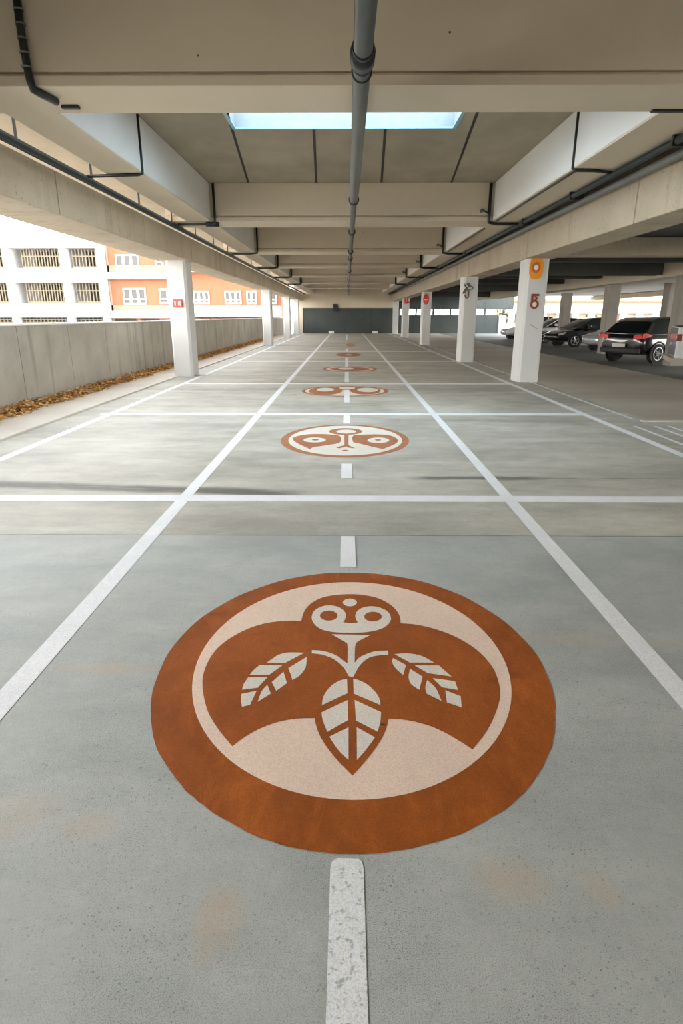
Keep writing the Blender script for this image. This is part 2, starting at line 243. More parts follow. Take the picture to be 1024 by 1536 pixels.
def paint(name, c, dark, wear=.5, worn=(.36,.38,.36), sc=30, mott=0.0, rough=.78, specks=.5):
    q = NT(name)
    a = q.noise(3.5, 6, .62, vec=q.scale(1, .8, 1), dist=.6); b = q.noise(sc, 4, .75); g = q.noise(230, 2, .6)
    col = q.mix(q.rng(a, .36, .64), dark, c)
    if mott:
        w = q.noise(9, 5, .7, vec=q.scale(1, .35, 1), dist=1.0)
        col = q.mix(q.m_('MULTIPLY', q.rng(w, .52, .68), mott), col, tuple(min(1, x*1.55) for x in c))
        w2 = q.noise(2.2, 5, .7)
        col = q.mix(q.m_('MULTIPLY', q.rng(w2, .60, .72), .55), col, tuple(x*.38 for x in c))
    col = q.mix(q.m_('MULTIPLY', q.rng(g, .40, .55, 1, 0), .40), col, tuple(x*.6 for x in dark))
    col = q.mix(q.m_('MULTIPLY', q.rng(b, .55, .62), wear), col, worn)
    q.set('Base Color', col).set('Roughness', rough).set('Specular IOR Level', .2)
    q.bump(g, .3, .003)
    return q.m
M = {}
M['floor'] = floor_mat()
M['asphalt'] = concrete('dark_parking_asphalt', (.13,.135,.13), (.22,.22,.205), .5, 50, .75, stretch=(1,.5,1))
M['apron'] = concrete('side_aisle_concrete', (.36,.32,.26), (.66,.60,.51), .4, 40, .6, stretch=(.4,1,1))
M['kerb'] = concrete('kerb_concrete', (.54,.49,.42), (.74,.68,.60), .7, 40, .7)
M['ground'] = concrete('outdoor_paving', (.44,.38,.31), (.58,.51,.43), .2, 20, .8)
M['beam'] = concrete('smooth_tan_beam_concrete', (.60,.515,.395), (.70,.61,.475), .5, 90, .85, speck=1, bump=.05)
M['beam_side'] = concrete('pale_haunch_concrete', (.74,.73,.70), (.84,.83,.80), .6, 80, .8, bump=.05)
M['slab'] = concrete('brown_grey_slab_concrete', (.28,.24,.18), (.42,.36,.27), 1.1, 60, .9, stretch=(1.2,.8,1))
M['girder'] = concrete('stained_girder_concrete', (.42,.355,.26), (.57,.49,.375), 1.0, 60, .9, streak=.45, pits=.6)
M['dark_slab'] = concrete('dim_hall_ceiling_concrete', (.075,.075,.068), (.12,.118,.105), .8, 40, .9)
M['parapet'] = concrete('weathered_parapet_concrete', (.33,.31,.265), (.50,.475,.42), 1.1, 50, .9, streak=.85)
M['column'] = concrete('white_painted_column', (.60,.60,.585), (.67,.67,.655), .8, 90, .6, bump=.03)
M['column_raw'] = concrete('bare_column_concrete', (.33,.30,.26), (.44,.40,.35), .8, 60, .85, streak=.3)
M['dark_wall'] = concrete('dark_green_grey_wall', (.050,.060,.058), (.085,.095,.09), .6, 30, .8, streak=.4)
M['coping'] = plain('white_coping_metal', (.8,.8,.78), .4)
M['groove'] = plain('dark_joint_sealant', (.03,.03,.028), .9)
M['white_paint'] = paint('white_line_paint', (.90,.91,.93), (.82,.84,.86), .12, sc=50)
M['dash_paint'] = paint('worn_white_dash_paint', (.88,.90,.92), (.78,.81,.82), .75, (.33,.36,.35), sc=42)
M['brown_paint'] = paint('rust_brown_paint', (.40,.105,.012), (.30,.075,.009), .10, (.42,.22,.11), sc=60, mott=.22)
M['brown_ring'] = paint('rust_brown_ring_paint', (.40,.105,.012), (.27,.068,.008), .12, (.16,.07,.03), sc=40, mott=.35)
M['brown_far'] = paint('faded_orange_brown_paint', (.46,.20,.10), (.38,.155,.075), .15, (.5,.32,.22), sc=20, mott=.1)
M['cream_paint'] = paint('cream_field_paint', (.90,.70,.56), (.82,.64,.52), .18, (.55,.50,.45), sc=70)
M['bone_paint'] = paint('bone_white_detail_paint', (.82,.76,.67), (.75,.70,.62), .15, (.5,.49,.46), sc=60)
M['orange_faint'] = paint('faint_orange_paint', (.52,.30,.17), (.46,.28,.18), .3, (.45,.42,.37), sc=10)
M['cream_faint'] = paint('faint_peach_paint', (.60,.47,.36), (.52,.44,.36), .3, (.45,.42,.37), sc=10)
M['pipe'] = plain('grey_green_pipe_enamel', (.085,.10,.094), .4, .1)
M['pipe2'] = plain('mid_grey_pipe_enamel', (.16,.165,.155), .4, .2)
M['black'] = plain('black_rubber', (.014,.018,.02), .45)
M['conduit'] = plain('dark_blue_green_conduit', (.018,.030,.034), .5)
M['sky_panel'] = plain('pale_blue_skylight_lining', (.30,.335,.355), .6)
M['sky_frame'] = plain('blue_grey_skylight_frame', (.30,.52,.60), .5)
M['red'] = plain('red_sign_plastic', (.72,.05,.03), .4)
M['deep_red'] = plain('dull_red_brown_sign_paint', (.26,.05,.025), .5)
M['orange'] = plain('orange_sign_plastic', (.85,.33,.02), .4)
M['dark_orange'] = plain('dark_orange_sign_print', (.60,.14,.02), .5)
M['sign_white'] = plain('white_sign_print', (.85,.80,.74), .5)
M['sign_grey'] = plain('grey_green_sign_metal', (.13,.15,.14), .4, .4)
M['sign_brown'] = plain('brown_sign_print', (.20,.11,.07), .6)
M['stucco'] = plain('white_stucco', (.60,.60,.59), .8)
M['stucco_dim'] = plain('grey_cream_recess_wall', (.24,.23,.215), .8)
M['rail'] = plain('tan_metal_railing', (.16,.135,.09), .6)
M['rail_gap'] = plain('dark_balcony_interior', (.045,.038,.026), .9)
M['orange_wall'] = plain('salmon_orange_render', (.29,.115,.058), .85)
M['pale_wall'] = plain('pale_peach_render', (.32,.20,.14), .85)
M['glass'] = plain('grey_window_glass', (.06,.06,.058), .3)
M['yellow_wall'] = plain('cream_yellow_render', (.34,.28,.19), .85)
M['tyre'] = plain('tyre_rubber', (.012,.012,.013), .8)
M['rim'] = plain('alloy_rim', (.45,.46,.47), .3, .8)
M['car_glass'] = plain('dark_car_glass', (.012,.018,.02), .05, 0, .8)
M['tail'] = plain('red_tail_light_lens', (.50,.010,.008), .25)
q_ = M['tail'].node_tree.nodes['Principled BSDF']; q_.inputs['Emission Color'].default_value = (1,.03,.02,1); q_.inputs['Emission Strength'].default_value = .06
M['lamp_lens'] = plain('clear_lamp_lens', (.75,.77,.8), .1, .3)
M['trim'] = plain('black_bumper_plastic', (.02,.021,.022), .6)
M['plate'] = plain('blank_number_plate', (.7,.7,.66), .5)
M['beige_plastic'] = plain('beige_bumper', (.45,.40,.33), .6)
for k, c in (('car_black',(.008,.012,.013)),('car_dark',(.03,.035,.04)),('car_silver',(.55,.58,.60)),('car_white',(.75,.76,.77))):
    M[k] = plain(k.replace('car_','') + '_car_paint', c, .22, .3 if k == 'car_silver' else 0, .6, 1.0)
def leaf_mat():
    q = NT('fallen_autumn_leaves')
    g = q.n('ShaderNodeNewGeometry'); r = q.n('ShaderNodeValToRGB'); q.t.links.new(g.outputs['Random Per Island'], r.inputs[0])
    e = r.color_ramp.elements; e[0].color = (.22,.10,.035,1); e[1].color = (.85,.55,.22,1)
    for p_, c in ((.3,(.5,.24,.07,1)),(.55,(.72,.40,.12,1)),(.8,(.88,.62,.28,1))):
        x = e.new(p_); x.color = c
    q.set('Base Color', r.outputs[0]).set('Roughness', .8); return q.m
M['leaf'] = leaf_mat()
def bush_mat():
    q = NT('dark_green_foliage'); g = q.n('ShaderNodeNewGeometry'); r = q.n('ShaderNodeValToRGB'); q.t.links.new(g.outputs['Random Per Island'], r.inputs[0])
    e = r.color_ramp.elements; e[0].color = (.02,.04,.02,1); e[1].color = (.10,.15,.06,1); q.set('Base Color', r.outputs[0]); return q.m
M['bush'] = bush_mat()
# ---------------------------------------------------------------- the setting
Y1, Y0 = 57.0, -12.0
LW = -5.55                                # inner face of the left parapet
# floor of the driving deck
f = MB(); f.add([(-4.35,Y0,0),(8.25,Y0,0),(8.25,Y1+.4,0),(-4.35,Y1+.4,0)], [(0,1,2,3)])
struct(flat(f, 'floor', M['floor']), 'grey concrete garage deck running down the middle lane', 'floor')
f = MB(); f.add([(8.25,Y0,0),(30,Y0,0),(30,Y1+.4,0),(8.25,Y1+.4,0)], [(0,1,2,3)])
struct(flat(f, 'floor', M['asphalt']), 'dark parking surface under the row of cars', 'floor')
f = MB(); f.add([(4.55,9.05,.003),(8.25,9.05,.003),(8.25,Y1+.4,.003),(4.55,Y1+.4,.003)], [(0,1,2,3)])
struct(flat(f, 'floor', M['apron']), 'stained side aisle behind the right-hand columns', 'floor')
k = MB().box(LW, -4.35, Y0, Y1+.4, -.1, .03)
struct(k.build('trim_1', M['kerb'], bevel=.01), 'pale concrete kerb strip along the left parapet', 'kerb')
k = MB().box(4.42, 14, 8.93, 9.05, -.02, .012)
struct(k.build('trim_2', M['kerb']), 'pale threshold strip across the right-hand aisle', 'kerb')
g = MB().box(-140, 160, -60, 190, -3.6, -3.5)
struct(g.build('ground', M['ground']), 'bright paving outside the garage', 'ground')
# outdoor deck to the right of the hall
g = MB().box(30, 80, Y0, 120, -.3, -.02); struct(g.build('ground', M['ground']), 'sunlit yard beyond the parked cars', 'ground')
# left parapet: precast panels with open joints
w = MB(); y = Y0
joints = [7.0*H - 1.98*i for i in range(12, 0, -1)] + [10.5, 12.45, 14.4, 16.4] + [16.4 + 1.98*i for i in range(1, 21)]
prev = Y0
for j in joints + [Y1]:
    if j <= prev: continue
    w.box(LW-.16, LW, prev+.007, j-.007, -.3, 1.345); prev = j
w.box(LW-.18, LW-.03, Y0, Y1, -.3, 1.33)
struct(w.build('wall_left', M['parapet']), 'weathered concrete parapet of tall panels along the left edge', 'wall')
struct(MB().box(LW-.2, LW+.03, Y0, Y1, 1.345, 1.375).build('trim_3', M['coping']), 'thin white coping on the left parapet', 'coping')
# far end wall: bulkhead and dark recess
w = MB().box(-4.7, 4.65, Y1, Y1+.5, zr(.46), zr(1.85)).box(-4.7, -3.95, Y1, Y1+.5, -.1, zr(.46))
struct(w.build('wall_back', M['beam']), 'tan concrete bulkhead closing the far end of the lane', 'wall')
struct(MB().box(-3.95, 4.2, Y1+.1, Y1+.4, -.1, zr(.46)).build('wall_end', M['dark_wall']), 'dark green-grey wall at the far end under the bulkhead', 'wall')
w = MB().box(4.65, 13.7, Y1+.1, Y1+.5, -.1, zr(.06)).box(4.65, 15, Y1+.1, Y1+.5, zr(.40), zr(1.2))
x = 4.65
while x < 13.7:
    w.box(x, x+.16, Y1+.12, Y1+.48, zr(.06), zr(.40)); x += 1.55
struct(w.build('wall_right', M['dark_wall']), 'dark far wall of the right-hand hall with a bright slot', 'wall')
struct(MB().box(13.75, 14.35, Y1-.1, Y1+.5, -.1, zr(.02)).build('trim_4', M['column']), 'white end pier of the dark far wall', 'pier')
struct(MB().box(-5.7, 30, Y0-.3, Y0, -.1, zr(1.8)-.001).build('wall_light_block', M['beam']), 'unseen tan concrete wall added behind the viewpoint to block light', 'wall')  # unseen wall, added to cut light reaching the nearest beam from behind
# main ceiling slab with the rectangular skylight opening
HX0, HX1, HY0, HY1 = -1.14*H, 1.08*H, 5.1*H, 6.95*H
zs = zr(1.8); s = MB(); SY0 = SLAB_Y0
for a in ((-4.15*H, 3.15*H, SY0, HY0), (-4.15*H, HX0, HY0, HY1), (HX1, 3.15*H, HY0, HY1), (-4.15*H, 3.15*H, HY1, Y1+.5)):  # slab stretched over the parapet and behind the viewpoint to cut sky light
    s.box(*a, zs, zs+.2)
struct(s.build('ceiling', M['slab']), 'brown-grey concrete slab over the driving lane', 'ceiling')
# sealed joints between the slab panels behind the first beam
s = MB()
for (xa, xb) in ((-1.16,-1.395),(-.333,-.43),(.386,.487),(1.253,1.48)):
    xa2 = xa + (xa-xb)*.95
    ya, yb, w_ = 6.95*H, 9.54*H, .022
    y2 = 6.95*H
    if abs(xa) > 1.12: y2 = 4.7*H; xs = xa + (xa-xb)*(6.95-4.7)/(9.54-6.95)
    else: xs = xa
    s.add([(xs*H-w_, y2, zs-.004), (xs*H+w_, y2, zs-.004), (xb*H+w_, yb, zs-.004), (xb*H-w_, yb, zs-.004)], [(0,3,2,1)])
struct(flat(s, 'trim_5', M['groove']), 'dark sealant lines between the slab panels', 'sealant')
# right-hand hall ceilings
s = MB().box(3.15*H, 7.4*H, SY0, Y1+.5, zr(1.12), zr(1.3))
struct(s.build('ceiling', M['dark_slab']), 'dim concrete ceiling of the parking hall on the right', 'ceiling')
s = MB().box(7.4*H, 13.2*H, SY0+6, Y1-7, zr(.98), zr(1.1))
struct(s.build('ceiling', M['kerb']), 'pale outer ceiling over the far side of the parked cars', 'ceiling')
# skylight
def frosted():
    m = bpy.data.materials.new('frosted_diffuser'); m.use_nodes = True; t = m.node_tree; t.nodes.remove(t.nodes['Principled BSDF'])
    a = t.nodes.new('ShaderNodeBsdfTranslucent'); a.inputs[0].default_value = (.85,.93,.97,1); t.links.new(a.outputs[0], t.nodes['Material Output'].inputs[0]); return m
sk = empty('skylight', (0, (HY0+HY1)/2, zs), 'rectangular pale blue skylight opening behind the nearest ceiling beam', 'skylight')
def loc(mb, o):                            # world coordinates -> coordinates of the parent
    mb.v = [(a-o.location.x, b-o.location.y, c-o.location.z) for a, b, c in mb.v]; return mb
t = .02
m = MB().box(HX0, HX1, HY1-t, HY1, zs+.012, zs+.32).box(HX0, HX1, HY0, HY0+t, zs+.012, zs+.32).box(HX0, HX0+t, HY0, HY1, zs+.012, zs+.32).box(HX1-t, HX1, HY0, HY1, zs+.012, zs+.32)
loc(m, sk).build('lining', M['sky_panel'], sk)
m = MB().box(HX0-.02, HX1+.02, HY1-.03, HY1+.02, zs-.012, zs+.012).box(HX0-.02, HX1+.02, HY0-.02, HY0+.03, zs-.012, zs+.012).box(HX0-.02, HX0+.03, HY0, HY1, zs-.012, zs+.012).box(HX1-.03, HX1+.02, HY0, HY1, zs-.012, zs+.012)
loc(m, sk).build('frame', M['sky_frame'], sk)
loc(MB().box(HX0, HX1, HY0, HY1, zs+.30, zs+.315), sk).build('sun_diffuser', frosted(), sk)  # unseen frosted sheet, added so the sun throws no patch on the floor

# ---- beams and girders
ordn = ['nearest', 'second', 'third', 'fourth', 'fifth', 'sixth', 'seventh', 'eighth']
BY = [4.17*H, 9.54*H, 13.9*H, 17.9*H, 22.2*H, 26.9*H, 31.6*H]
zb = zr(1.3)
SHADE_BEAMS = [-2.2*H, -6.5*H]  # unseen crossbeams, added to keep rear light off the nearest beam
for y in SHADE_BEAMS:
    m = MB().box(-2.62*H, 2.66*H, y+.03, y+.72, zb+.10, zs).box(-2.62*H, 2.66*H, y, y+.75, zb, zb+.085).box(-2.62*H, 2.66*H, y+.012, y+.738, zb+.085, zb+.10)
    tag(m.build('ceiling_beam', M['beam'], bevel=.006), 'unseen tan concrete crossbeam added behind the viewpoint to block light', 'beam', 'added light-blocking crossbeams behind the viewpoint')
for i, y in enumerate(BY):
    d = .5*H if i == 0 else .62*H
    m = MB()
    m.box(-2.62*H, 2.66*H, y+.015, y+d-.015, zb+.115, zs)          # web
    m.box(-2.62*H, 2.66*H, y, y+d, zb, zb+.085)                 # lower lip
    m.box(-2.62*H, 2.66*H, y+.05, y+d-.05, zb+.085, zb+.115)
    o = m.build('ceiling_beam', M['beam'], bevel=.006)
    lab = ('large tan concrete crossbeam filling the top of the photo, in front of the skylight' if i == 0 else
           'tan concrete crossbeam behind the skylight' if i == 1 else
           ordn[i] + ' tan concrete crossbeam from the camera, across the lane')
    tag(o, lab, 'beam', 'concrete crossbeams over the lane')
# side haunch beams run lengthwise between the crossbeams
prev = SHADE_BEAMS[0]+.76
names_l = []
for i, y in enumerate(BY + [Y1]):
    d = .5*H if i == 0 else .62*H
    for side in (-1, 1):
        if i == 0: x0, x1 = (-2.6*H, -2.15*H) if side < 0 else (2.15*H, 2.62*H)  # first pair is unseen, added outside the frame to block side light
        elif side < 0: x0, x1 = -2.32*H, -1.96*H
        else: x0, x1 = 2.1*H, 2.62*H
        m = MB().box(x0, x1, prev+.002, y-.002, zb+.02, zs-.001)
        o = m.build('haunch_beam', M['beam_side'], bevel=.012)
        MB().box(x0+.012, x1-.0, prev+.004, y-.004, zb+.004, zb+.021).build('soffit_strip', M['beam'], o)
        where = ['unseen, added ahead of the nearest crossbeam to block light', 'beside the skylight', 'between the second and third crossbeams', 'between the third and fourth crossbeams', 'between the fourth and fifth crossbeams', 'between the fifth and sixth crossbeams', 'between the sixth and seventh crossbeams', 'behind the seventh crossbeam at the far end'][i]
        tag(o, f'pale lengthwise ceiling beam on the {"left" if side<0 else "right"}, {where}', 'beam', 'pale lengthwise ceiling beams')
    prev = y + d
def girder(x0, x1, za, zt, cuts, label, mat='girder', Ya=SY0, Yb=Y1):
    m = MB(); p = Ya
    for c in cuts + [Yb]:
        m.box(x0, x1, p+.014, c-.014, za, zt); p = c
    o = m.build('girder', M[mat], bevel=.012)
    for c in cuts: MB().box(x0+.03, x1-.03, c-.03, c+.03, za+.02, zt-.02).build('joint_filler', M['groove'], o)
    return tag(o, label, 'girder')
girder(-3.15*H, -2.6*H, zr(.87), zr(1.235), [6.0*H, 8.45*H, 10.9*H, 13.4*H, 16*H, 19*H, 22*H, 26*H, 30*H], 'stained concrete girder on the left, resting on the white columns')
struct(MB().box(3.0*H, 3.12*H, SY0, Y1, zr(1.215), zs-.001).build('wall_right', M['girder']), 'concrete upstand above the right girder', 'wall')
girder(2.68*H, 3.12*H, zr(.82), zr(1.213), [6.2*H, 9.9*H, 14.2*H, 18.5*H, 22.9*H, 27*H, 31*H], 'stained concrete girder on the right, above the numbered columns')
girder(6.95*H, 7.45*H, zr(.80), zr(1.12)-.02, [13*H, 20*H, 28*H], 'tan girder above the parked cars on the right', 'beam', 6.0, Y1-6)
girder(12.7*H, 13.15*H, zr(.78), zr(.98)-.02, [20*H, 28*H], 'outer pale girder beyond the parked cars', 'beam', 12.0, Y1-7)
# ribs of the right-hand hall
for i, y in enumerate([6.6, 9.75, 12.2, 14.2, 17.5, 20.5, 22.9, 26.5, 30.9, 34.5]):
    big = i in (0, 1, 3, 6, 8)
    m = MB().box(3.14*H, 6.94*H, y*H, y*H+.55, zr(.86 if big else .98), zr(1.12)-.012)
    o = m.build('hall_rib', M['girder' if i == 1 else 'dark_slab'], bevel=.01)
    tag(o, f'{"deep" if big else "shallow"} {ordn[i] if i < 8 else ("ninth" if i == 8 else "tenth")} ceiling rib over the right-hand parking hall, counted from the camera', 'beam', 'ceiling ribs of the right-hand hall')

# ---------------------------------------------------------------- columns
CW, CD = .33*H, .46*H
def column(xc, y, top, label, mat='column', w=CW, d=CD, group='white columns along the lane', name='column'):
    o = empty(name, (xc, y+d/2, 0), label, 'column', group)
    c = .06; hx, hy = w/2, d/2
    ring = [(-hx+c,-hy),(hx-c,-hy),(hx,-hy+c),(hx,hy-c),(hx-c,hy),(-hx+c,hy),(-hx,hy-c),(-hx,-hy+c)]
    MB().loft([[(a,b,.0) for a,b in ring], [(a,b,top) for a,b in ring]]).build('shaft', M[mat], o)
    return o
LC = [10.6*H, 22.3*H, 29.8*H, 35.2*H]
cols_l = []
for i, y in enumerate(LC):
    lab = ['big white column on the left with the small red sign', 'second white column on the left, behind the one with the red sign', 'third white column on the left, counted from the camera', 'farthest white column on the left, beside the dark end wall'][i]
    cols_l.append(column(-2.815*H, y, zr(.87)+.001, lab))
RC = [9.73*H, 14.1*H, 22.8*H, 30.8*H, 37.0*H]
labs = ['big white column on the right with the orange disc and red number', 'second white column on the right with the grey bird-like sign', 'third column on the right with the round red sign', 'fourth column on the right with the square red sign', 'farthest column on the right, against the end wall']
cols_r = []
for i, y in enumerate(RC):
    cols_r.append(column((2.88 if i != 1 else 2.73)*H, y, zr(.82)+.001, labs[i], w=CW if i < 4 else CW*.95))
column(7.0*H, 13.05*H, zr(.80)+.001, 'bare concrete column at the right edge, behind the white pickup', 'column_raw', .42*H, .28*H, 'bare columns among the parked cars')
column(7.25*H, 17.3*H, zr(.80)+.001, 'slim bare concrete column rising behind the black hatchback', 'column_raw', .34*H, .34*H, 'bare columns among the parked cars')
column(8.05*H, 23.2*H, zr(.80)+.001, 'slim bare concrete column rising behind the black sedan', 'column_raw', .34*H, .34*H, 'bare columns among the parked cars')
column(10.3*H, 20.0*H, zr(.98)+.001, 'free-standing grey column near the right edge, beyond the parked cars', 'column_raw', .5*H, .4*H, 'bare columns among the parked cars')

# ---------------------------------------------------------------- signs on the columns (front faces look at the camera)
def front(xc, y0):                        # (a, b, c): a right, b up, c towards the camera
    return lambda a, b, c: (xc+a, y0-c-.001, b)
def ribbon(mb, pts, w, t, fr, c0=0.0, closed=False):
    n = len(pts)
    L = []; R = []
    for i in range(n):
        if closed: a, b = pts[(i-1)%n], pts[(i+1)%n]
        else: a, b = pts[max(i-1,0)], pts[min(i+1,n-1)]
        dx, dy = b[0]-a[0], b[1]-a[1]; l = math.hypot(dx, dy) or 1
        nx, ny = -dy/l*w/2, dx/l*w/2
        L.append((pts[i][0]+nx, pts[i][1]+ny)); R.append((pts[i][0]-nx, pts[i][1]-ny))
    m = n if closed else n-1
    for i in range(m):
        j = (i+1) % n
        qd = [L[i], L[j], R[j], R[i]]
        mb.add([fr(a, b, c0) for a, b in qd]+[fr(a, b, c0+t) for a, b in qd], [(0,1,2,3),(4,5,6,7),(0,1,5,4),(1,2,6,5),(2,3,7,6),(3,0,4,7)])
    return mb
def circ(cx, cy, rx, ry, n=32, a0=0, a1=360):
    k = n if a1-a0 < 360 else n
    return [(cx+rx*math.cos(math.radians(a0+(a1-a0)*i/(k if a1-a0 >= 360 else k-1))), cy+ry*math.sin(math.radians(a0+(a1-a0)*i/(k if a1-a0 >= 360 else k-1)))) for i in range(k)]
def sign(name, loc_, label, cat='sign'):
    return empty(name, loc_, label, cat)
def at(px, py, Y):                        # survey: sight line through a point of the photo, met with the plane y = Y
    a = math.pi/2 - math.radians(18.09); yw = math.radians(.455)
    d = Matrix.Rotation(yw, 3, 'Z') @ Matrix.Rotation(a, 3, 'X') @ Vector(((px-512)/900, (768-py)/900, -1))
    k = Y/d.y; return Vector((k*d.x, Y, H + k*d.z))
# left red sign with two pale marks
def strokes(o, *items):                   # each stroke of a sign is a part of its own
    for pts, w, t, c0 in items: ribbon(MB(), pts, w, t, F, c0).build('mark', M['sign_white'], o)
y = LC[0]; p = at(267, 455, y)
o = sign('sign_plate', (p.x, y, p.z), 'small red sign with two pale marks on the big left column')
F = front(0, 0)
MB().prism([(-.115,-.095),(.115,-.095),(.115,.095),(-.115,.095)], .05, F).build('plate', M['red'], o, bevel=.008)
strokes(o, ([(-.078,.03),(-.06,.048),(-.06,-.055)], .026, .006, .051), ([(.035,-.055),(.035,.05),(.06,.05),(.07,.03),(.06,.005),(.045,.0),(.078,-.055)], .024, .006, .051))
# right column: orange disc and the number
y = RC[0]; p = at(803.5, 403, y)
o = sign('warning_disc', (p.x, y, p.z), 'orange rounded disc with a white centre at the top of the right column')
sq = [(math.copysign(abs(math.cos(t))**.75, math.cos(t))*.155, math.copysign(abs(math.sin(t))**.75, math.sin(t))*.225) for t in [2*math.pi*i/36 for i in range(36)]]
MB().prism(sq, .04, F).build('disc', M['orange'], o, bevel=.006)
MB().prism(circ(-.01,.02,.10,.115), .006, front(0,-.041)).build('ring', M['dark_orange'], o)
MB().prism(circ(-.012,.022,.048,.055), .006, front(0,-.048)).build('centre', M['sign_white'], o)
p = at(801.5, 452, y)
o = sign('column_number', (p.x, y, p.z), 'red-brown number 5 with a closed loop on the right column')
m = MB()
ribbon(m, [(-.075,.135),(.085,.135)], .05, .025, F)
ribbon(m, [(-.065,.14),(-.065,-.02)], .045, .0245, F)
ribbon(m, circ(-.002,-.065,.075,.078,30), .042, .024, F, closed=True)
ribbon(m, [(.0,.10),(.05,.06),(.0,.02)], .03, .022, F)
m.build('numeral', M['deep_red'], o)
MB().prism(circ(-.002,-.065,.05,.055,24), .012, F).build('numeral_fill', M['sign_white'], o)
# second right column: grey bird-like bracket with a brown hook mark
y = RC[1]; p = at(701, 431, y)
o = sign('wall_sign', (p.x, y, p.z), 'grey bird-shaped metal sign on the second right column')
MB().prism([(-.17,-.20),(-.10,-.20),(-.02,-.10),(.15,-.06),(.18,.0),(.10,.05),(.04,.13),(-.02,.15),(-.03,.08),(-.11,.12),(-.15,.07),(-.06,.0),(-.13,-.09)], .05, F).build('plate', M['sign_grey'], o, bevel=.006)
strokes(o, ([(-.11,.10),(.0,.01)], .02, .008, .052), ([(.0,-.03),(.13,-.02)], .03, .008, .052))
p = at(700, 442, y)
o = sign('column_number', (p.x, y, p.z), 'brown hook-shaped mark under the grey sign on the second right column')
m = MB(); ribbon(m, [(.05,.13),(.05,-.05),(.02,-.10),(-.03,-.10),(-.07,-.03),(-.05,.0)], .045, .02, F); m.build('numeral', M['sign_brown'], o)
# third right column: round red sign
y = RC[2]; p = at(638.5, 449, y)
o = sign('road_sign', (p.x, y, p.z), 'round red sign with a pale cross mark on the third right column')
MB().prism([(0,.30),(.13,.18),(.16,.0),(.13,-.2),(0,-.27),(-.13,-.2),(-.16,.0),(-.13,.18)], .04, F).build('plate', M['red'], o)
strokes(o, ([(-.12,-.02),(.12,-.02)], .035, .006, .041), ([(0,-.2),(0,-.04)], .04, .006, .041))
y = RC[3]; p = at(610.5, 449, y)
o = sign('road_sign', (p.x, y, p.z), 'square red sign with pale strokes on the fourth right column')
MB().prism([(-.2,-.30),(.05,-.30),(.2,-.18),(.2,.28),(-.2,.28)], .04, F).build('plate', M['red'], o)
strokes(o, ([(-.1,-.2),(-.05,.2)], .05, .006, .041), ([(.12,-.15),(.12,.2)], .07, .006, .041))
p = at(592, 449, RC[4])
tag(MB().box(p.x-.12, p.x+.1, RC[4]-.06, RC[4]-.001, p.z-.2, p.z+.15).build('junction_box', M['sign_grey'], bevel=.01), 'small grey box on the farthest right column', 'box')
# scuff mark on the right column
y = RC[0]; p = at(800, 490, y)
m = MB(); ribbon(m, [(-.10,.055),(-.03,.02),(.04,-.02),(.10,-.06)], .022, .001, F)
o = m.build('scuff_mark', plain('grey_rubber_scuff', (.38,.375,.35), .8)); o.location = (p.x, y, p.z)
tag(o, 'grey diagonal scuff on the right column below the number', 'scuff mark')

# ---------------------------------------------------------------- pipes
px_ = .075*H; pz = zr(1.205)
o = empty('ceiling_pipe', (px_, 7.27*H, pz), 'long grey-green pipe running down the middle under the ceiling', 'pipe')
def lt(mb): return loc(mb, o)
lt(MB().tube([(px_, 1.4, pz), (px_, 7.27*H, pz)], .07, 28)).build('pipe_section', M['pipe'], o, smooth=True)
lt(MB().tube([(px_, 7.27*H, pz), (px_, Y1, pz)], .052, 24)).build('pipe_section', M['pipe2'], o, smooth=True)
yc = 3.42*H
m = MB()
lt(m.tube([(px_, yc, pz), (px_, yc+.15, pz)], .092, 28)).build('clamp_band', M['black'], o, smooth=True)
for dy, rr in ((-.07,.074),(.17,.080),(.21,.074),(.36,.074)):
    lt(MB().torus((px_, yc+dy, pz), rr, .009, (0,1,.25 if dy > 0 else 0))).build('ring', M['black'], o, smooth=True)
lt(MB().torus((px_, 7.27*H, pz), .070, .018, (0,1,0))).build('ring', M['black'], o, smooth=True)
for yy in (9.9*H, 12.8*H, 14.2*H, 18.1*H, 22.5*H, 27.2*H, 31.9*H):
    lt(MB().torus((px_, yy, pz), .062, .02, (0,1,0)).box(px_-.02, px_+.02, yy-.02, yy+.02, pz+.05, zb+(.002 if yy in (9.9*H, 14.2*H, 18.1*H, 22.5*H, 27.2*H, 31.9*H) else .0))).build('pipe_hanger', M['black'], o)
lt(MB().box(px_-.012, px_+.012, yc+.02, yc+.13, pz+.08, zs)).build('hanger_rod', M['black'], o)
# side pipes lying on the girders
o = empty('side_pipe', (-2.5*H, 6, zr(1.27)), 'thick dark pipe along the top of the left girder', 'pipe')
pl = (-2.52*H, zr(1.255))
loc(MB().tube([(pl[0], SY0, pl[1]), (pl[0], Y1, pl[1])], .052, 20), o).build('pipe_section', M['conduit'], o, smooth=True)
yy = 3.5
while yy < 54:
    loc(MB().box(pl[0]-.012, pl[0]+.012, yy, yy+.03, pl[1]+.04, zs), o).build('hanger_rod', M['conduit'], o)
    yy += 2.15 if yy < 20 else 5.0
o = empty('side_pipe', (2.5*H, 6, zr(1.25)), 'dark upper pipe along the top of the right girder', 'pipe')
loc(MB().tube([(2.50*H, SY0, zr(1.262)), (2.50*H, Y1, zr(1.262))], .042, 18), o).build('pipe_section', M['conduit'], o, smooth=True)
for yy in (5.2*H, 7.4*H, 9.3*H, 13.6*H, 17.6*H, 21.9*H): loc(MB().box(2.46*H, 2.62*H, yy, yy+.04, zr(1.262)-.06, zb+.002), o).build('bracket', M['black'], o)
o = empty('side_pipe', (2.6*H, 6, zr(1.2)), 'grey lower pipe beside the dark one on the right girder', 'pipe')
